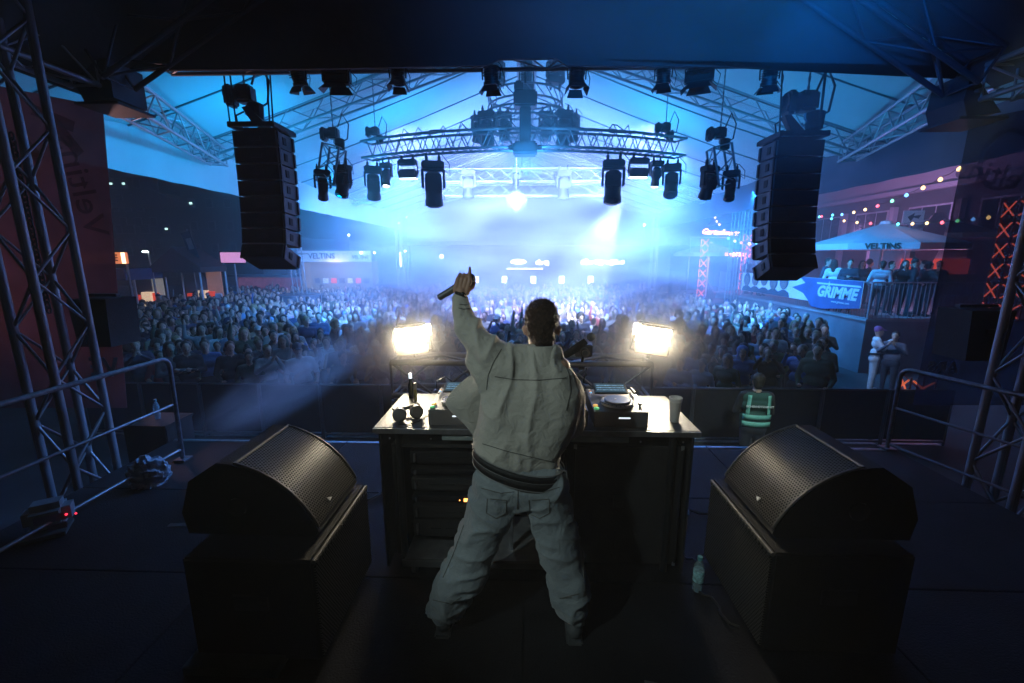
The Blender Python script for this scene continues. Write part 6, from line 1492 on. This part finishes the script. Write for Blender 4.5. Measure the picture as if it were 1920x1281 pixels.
for k,(px,py,w_,h_) in enumerate(((972,491,1.3,.42),(1017,493,1.1,.42),(1130,492,3.6,.45),(984,504,3.0,.07),(752,487,.22,1.2),(828,481,.3,.25))):
    p = U(px,py,36.3); t = thing('lit_sign', ['oval glowing sign over the far hall nearer the hand','glowing word sign over the far hall beside the oval sign','long bright sign over the far hall inside the beam','thin glowing strip under the signs of the far hall','narrow upright glowing tower light far behind the raised arm','small glowing lamp pair far behind the raised arm'][k], 'sign', p, group='lit signs on the far hall')
    bm = NB(); 
    if k == 0: a_sph(bm, (0,0,0), (w_/2,.06,h_/2), 20, 10)
    elif k in (1,2):
        for q in range(6 if k==1 else 12): a_box(bm, (-w_/2+w_*(q+.5)/(6 if k==1 else 12),0,.05*math.sin(q*2.3)), (w_/(8 if k==1 else 14),.08,h_*(.7+.3*math.sin(q*1.7))), bev=.02)
    else: a_box(bm, (0,0,0), (w_,.08,h_), bev=.02)
    finish('lamp_body', bm, HG, t); rod_obj('bracket', (0,.06,0), (0,.7,0), .04, FEN, t)
for k,(px,py) in enumerate(((760,471),(871,477),(702,474),(654,441),(747,418),(762,407),(1208,422),(945,540),(1182,488))):
    p = U(px,py,39); t = thing('distant_lamp', 'tiny distant lamp ' + ['above the narrow upright tower light','just left of the hand in the haze','beside the pale lattice tower','over the VELTINS bar in the dark','high in the pale haze over the crowd','highest in the pale haze, beside its twin','inside the bright beam of light','just above the crowd behind the head','slanting at the edge of the beam'][k], 'lamp', (p.x,39,0), group='distant lamps')
    bm = NB(); a_sph(bm, (0,0,p.z), .09, 8, 6); finish('lamp', bm, glow('lamp_white',(.9,.97,1),14), t); rod_obj('pole', (0,.05,0), (0,.05,p.z), .05, FEN, t, 6)

# ================================================================== LAMP LIGHT AND AIR
def hd(px, py, y): return U(px,py,y)
# two strong white beams down onto the crowd
spot('beam_lamp', hd(1163,366,9.0), (1.3,16.5,1.0), 23000, (.58,.78,1), 27, .5, .10)
spot('beam_lamp', hd(812,360,9.0), (-1.0,17.5,1.0), 34000, (.60,.70,1), 27, .6, .10)
# added lamps without bodies: blue fill on crowd and tent
for x in (-5.2,-3.2,-1.1,1.1,3.2,5.2): spot('blue_fill', (x,11.9,6.7), (x*1.15,20,1.0), 8600, (.27,.37,1) if abs(x) < 3.5 else (.05,.30,.95), 110, .9, .25)
for x in (-3.2, 3.2): spot('crowd_fill', (x,10.2,5.9), (x*2.0,18,1), 12000, (.04,.30,1), 75, .8, .12)
for (x,y,e) in ((-3.0,11.0,1100),(3.0,11.0,1100)): spot('tent_fill', (x,y,5.0), (x*.7,y+4,9), e*.6, (.01,.36,.9), 150, .9, .15)
for x in (-2.4,2.4): spot('tent_fill', (x,13.8,5.2), (x*.6,16,9), 850, (.16,.36,.95), 160, .9, .15)
spot('tent_fill', (0,8.0,5.0), (0,10,8), 360, (.05,.34,.9), 150, .9, .15)
for (x,y,e) in ((-4.2,9.0,210),(4.2,9.0,170)): spot('tent_fill', (x,y,3.6), (x*1.15,y+.8,9), e*1.6, (.0,.38,.85), 150, .9, .15)
spot('valance_fill', (-3.5,8.6,5.0), (-7.1,9,5.4), 480, (.0,.36,.88), 120, .9, .12)
# added stage lamps without bodies: teal behind the camera, others high in the rig
spot('rear_wash', (-2.4,-.7,5.1), (0.06,2.1,2.55), 225, (.68,.86,.84), 31, .7, .07)
spot('rear_wash', (1.8,1.2,4.9), (1.4,4.9,5.95), 620, (.0,.24,.9), 75, .9, .10)
spot('smoke_fill', (1.6,2.6,5.2), (3.9,5.7,5.3), 260, (.0,.20,1), 50, .9, .08)  # added to make the smoke before the array show
spot('vest_fill', (2.8,2.2,5.3), (3.6,6.5,1.2), 620, (.75,1,.95), 16, .5, .05)  # added to brighten the guard's vest
spot('corner_fill', (4.2,9.6,5.6), (9.3,11.3,1.0), 900, (.35,.55,1), 16, .6, .08)  # added to brighten the person in white
# neon spill, bar light and added bodiless lamps tinting terrace, building and banner
spot('pink_fill', (16.5,22.5,4.6), (24,27,9), 900, (.72,.40,1), 120, .8, .1)
point('neon_spill', (12.0,24.5,3.5), 500, (1,.2,.6), .3)
point('umbrella_fill', (14.6,15.2,3.6), 60, (.9,.42,.75), .2)
spot('umbrella_tint_light', (9.0,11.5,6.2), (14.2,16.2,4.6), 260, (1,.55,.8), 35, .8, .1)
spot('banner_fill', (-8.2,7.6,3.0), (-5.6,5.1,4.0), 290, (.95,.48,.45), 80, .8, .2)  # added lamp without a body, tints the wing banner
point('bar_light', (-10.9,24.4,2.8), 70, (1,.85,.7), .3)
area('terrace_fill', (7.5,14.0,5.6), (10.3,17,1.5), 600, (.03,.35,1), 1, 1)  # added panel without a body, blue fill on the terrace

# haze
hz = bpy.data.meshes.new('haze'); bm = NB(); a_box(bm, (0,18,6.5), (110,72,15.6)); bm.to_mesh(hz); bm.free()
ho = bpy.data.objects.new('haze', hz); COL.objects.link(ho); tag(ho, 'thin blue stage haze filling the whole square', 'haze', kind='stuff')
m = bpy.data.materials.new('haze_air'); m.use_nodes = True; t = m.node_tree; t.nodes.clear(); out = t.nodes.new('ShaderNodeOutputMaterial'); pv = t.nodes.new('ShaderNodeVolumePrincipled')
pv.inputs['Color'].default_value = (.92,.95,1,1); pv.inputs['Density'].default_value = .008; pv.inputs['Anisotropy'].default_value = -.15
t.links.new(pv.outputs[0], out.inputs['Volume']); hz.materials.append(m)

ho.visible_shadow = True
# drifting smoke lit by the beams
def smoke(label, c, size, dens, scale, thr, tint=(.9,.95,1)):
    me = bpy.data.meshes.new('smoke'); bm = NB(); bmesh.ops.create_icosphere(bm, subdivisions=3, radius=1); bm.to_mesh(me); bm.free()
    o = bpy.data.objects.new('smoke', me); COL.objects.link(o); o.location = c; o.scale = size; tag(o, label, 'smoke', kind='stuff')
    m = bpy.data.materials.new('smoke_cloud'); m.use_nodes = True; t = m.node_tree; t.nodes.clear(); L = t.links
    out = t.nodes.new('ShaderNodeOutputMaterial'); pv = t.nodes.new('ShaderNodeVolumePrincipled'); pv.inputs['Color'].default_value = (*tint,1); pv.inputs['Anisotropy'].default_value = 0
    tc = t.nodes.new('ShaderNodeTexCoord'); nz = t.nodes.new('ShaderNodeTexNoise'); nz.inputs['Scale'].default_value = scale; nz.inputs['Detail'].default_value = 3
    L.new(tc.outputs['Object'], nz.inputs[0])
    ln = t.nodes.new('ShaderNodeVectorMath'); ln.operation = 'LENGTH'; L.new(tc.outputs['Object'], ln.inputs[0])
    fall = t.nodes.new('ShaderNodeMapRange'); fall.interpolation_type = 'SMOOTHSTEP'; fall.inputs[1].default_value = .35; fall.inputs[2].default_value = .98; fall.inputs[3].default_value = 1; fall.inputs[4].default_value = 0; L.new(ln.outputs['Value'], fall.inputs[0])
    nr = t.nodes.new('ShaderNodeMapRange'); nr.inputs[1].default_value = thr; nr.inputs[2].default_value = thr+.3; nr.inputs[3].default_value = .12; nr.inputs[4].default_value = 1; L.new(nz.outputs[0], nr.inputs[0])
    m1 = t.nodes.new('ShaderNodeMath'); m1.operation = 'MULTIPLY'; L.new(fall.outputs[0], m1.inputs[0]); L.new(nr.outputs[0], m1.inputs[1])
    m2 = t.nodes.new('ShaderNodeMath'); m2.operation = 'MULTIPLY'; m2.inputs[1].default_value = dens; L.new(m1.outputs[0], m2.inputs[0]); L.new(m2.outputs[0], pv.inputs['Density']); L.new(pv.outputs[0], out.inputs['Volume'])
    me.materials.append(m); return o
smoke('billowing smoke in the beams between the curved truss and the far hall', (0,17.5,3.6), (11.5,10.5,4.0), .23, 4.6, .44)
smoke('thin blue haze layer among the lamps of the curved truss', (0,8.6,5.9), (8.5,2.5,2.6), .18, 1.6, .35)
smoke('blue haze hanging under the black gable cloth', (1.5,4.15,5.75), (3.0,.75,.8), .35, 1.3, .34)
sm_ = smoke('thin bluish smoke plume drifting up from the stage edge near the handrail', (-2.95,5.05,1.98), (1.7,.6,.42), 1.3, 2.2, .38); sm_.rotation_euler = (0,R(-30),R(8))
spot('plume_fill', (-.3,6.8,4.6), (-2.95,5.05,2.0), 950, (.12,.34,1), 40, .8, .08)  # added lamp without a body, makes the plume show

smoke('blue smoke drifting before the line array above the GRIMME banner', (3.7,5.5,5.3), (1.9,.8,1.0), .30, 1.6, .36)
for px_, lb_k in ((772,'raised arm'),(1224,'cup')):
    smoke('smoke puff added for the glow round the floodlight near the '+lb_k, U(px_,632,3.75), (.85,.65,.70), 2.4, 1.6, .30, (1,.97,.92))  # added puffs imitate the halo round the floodlights
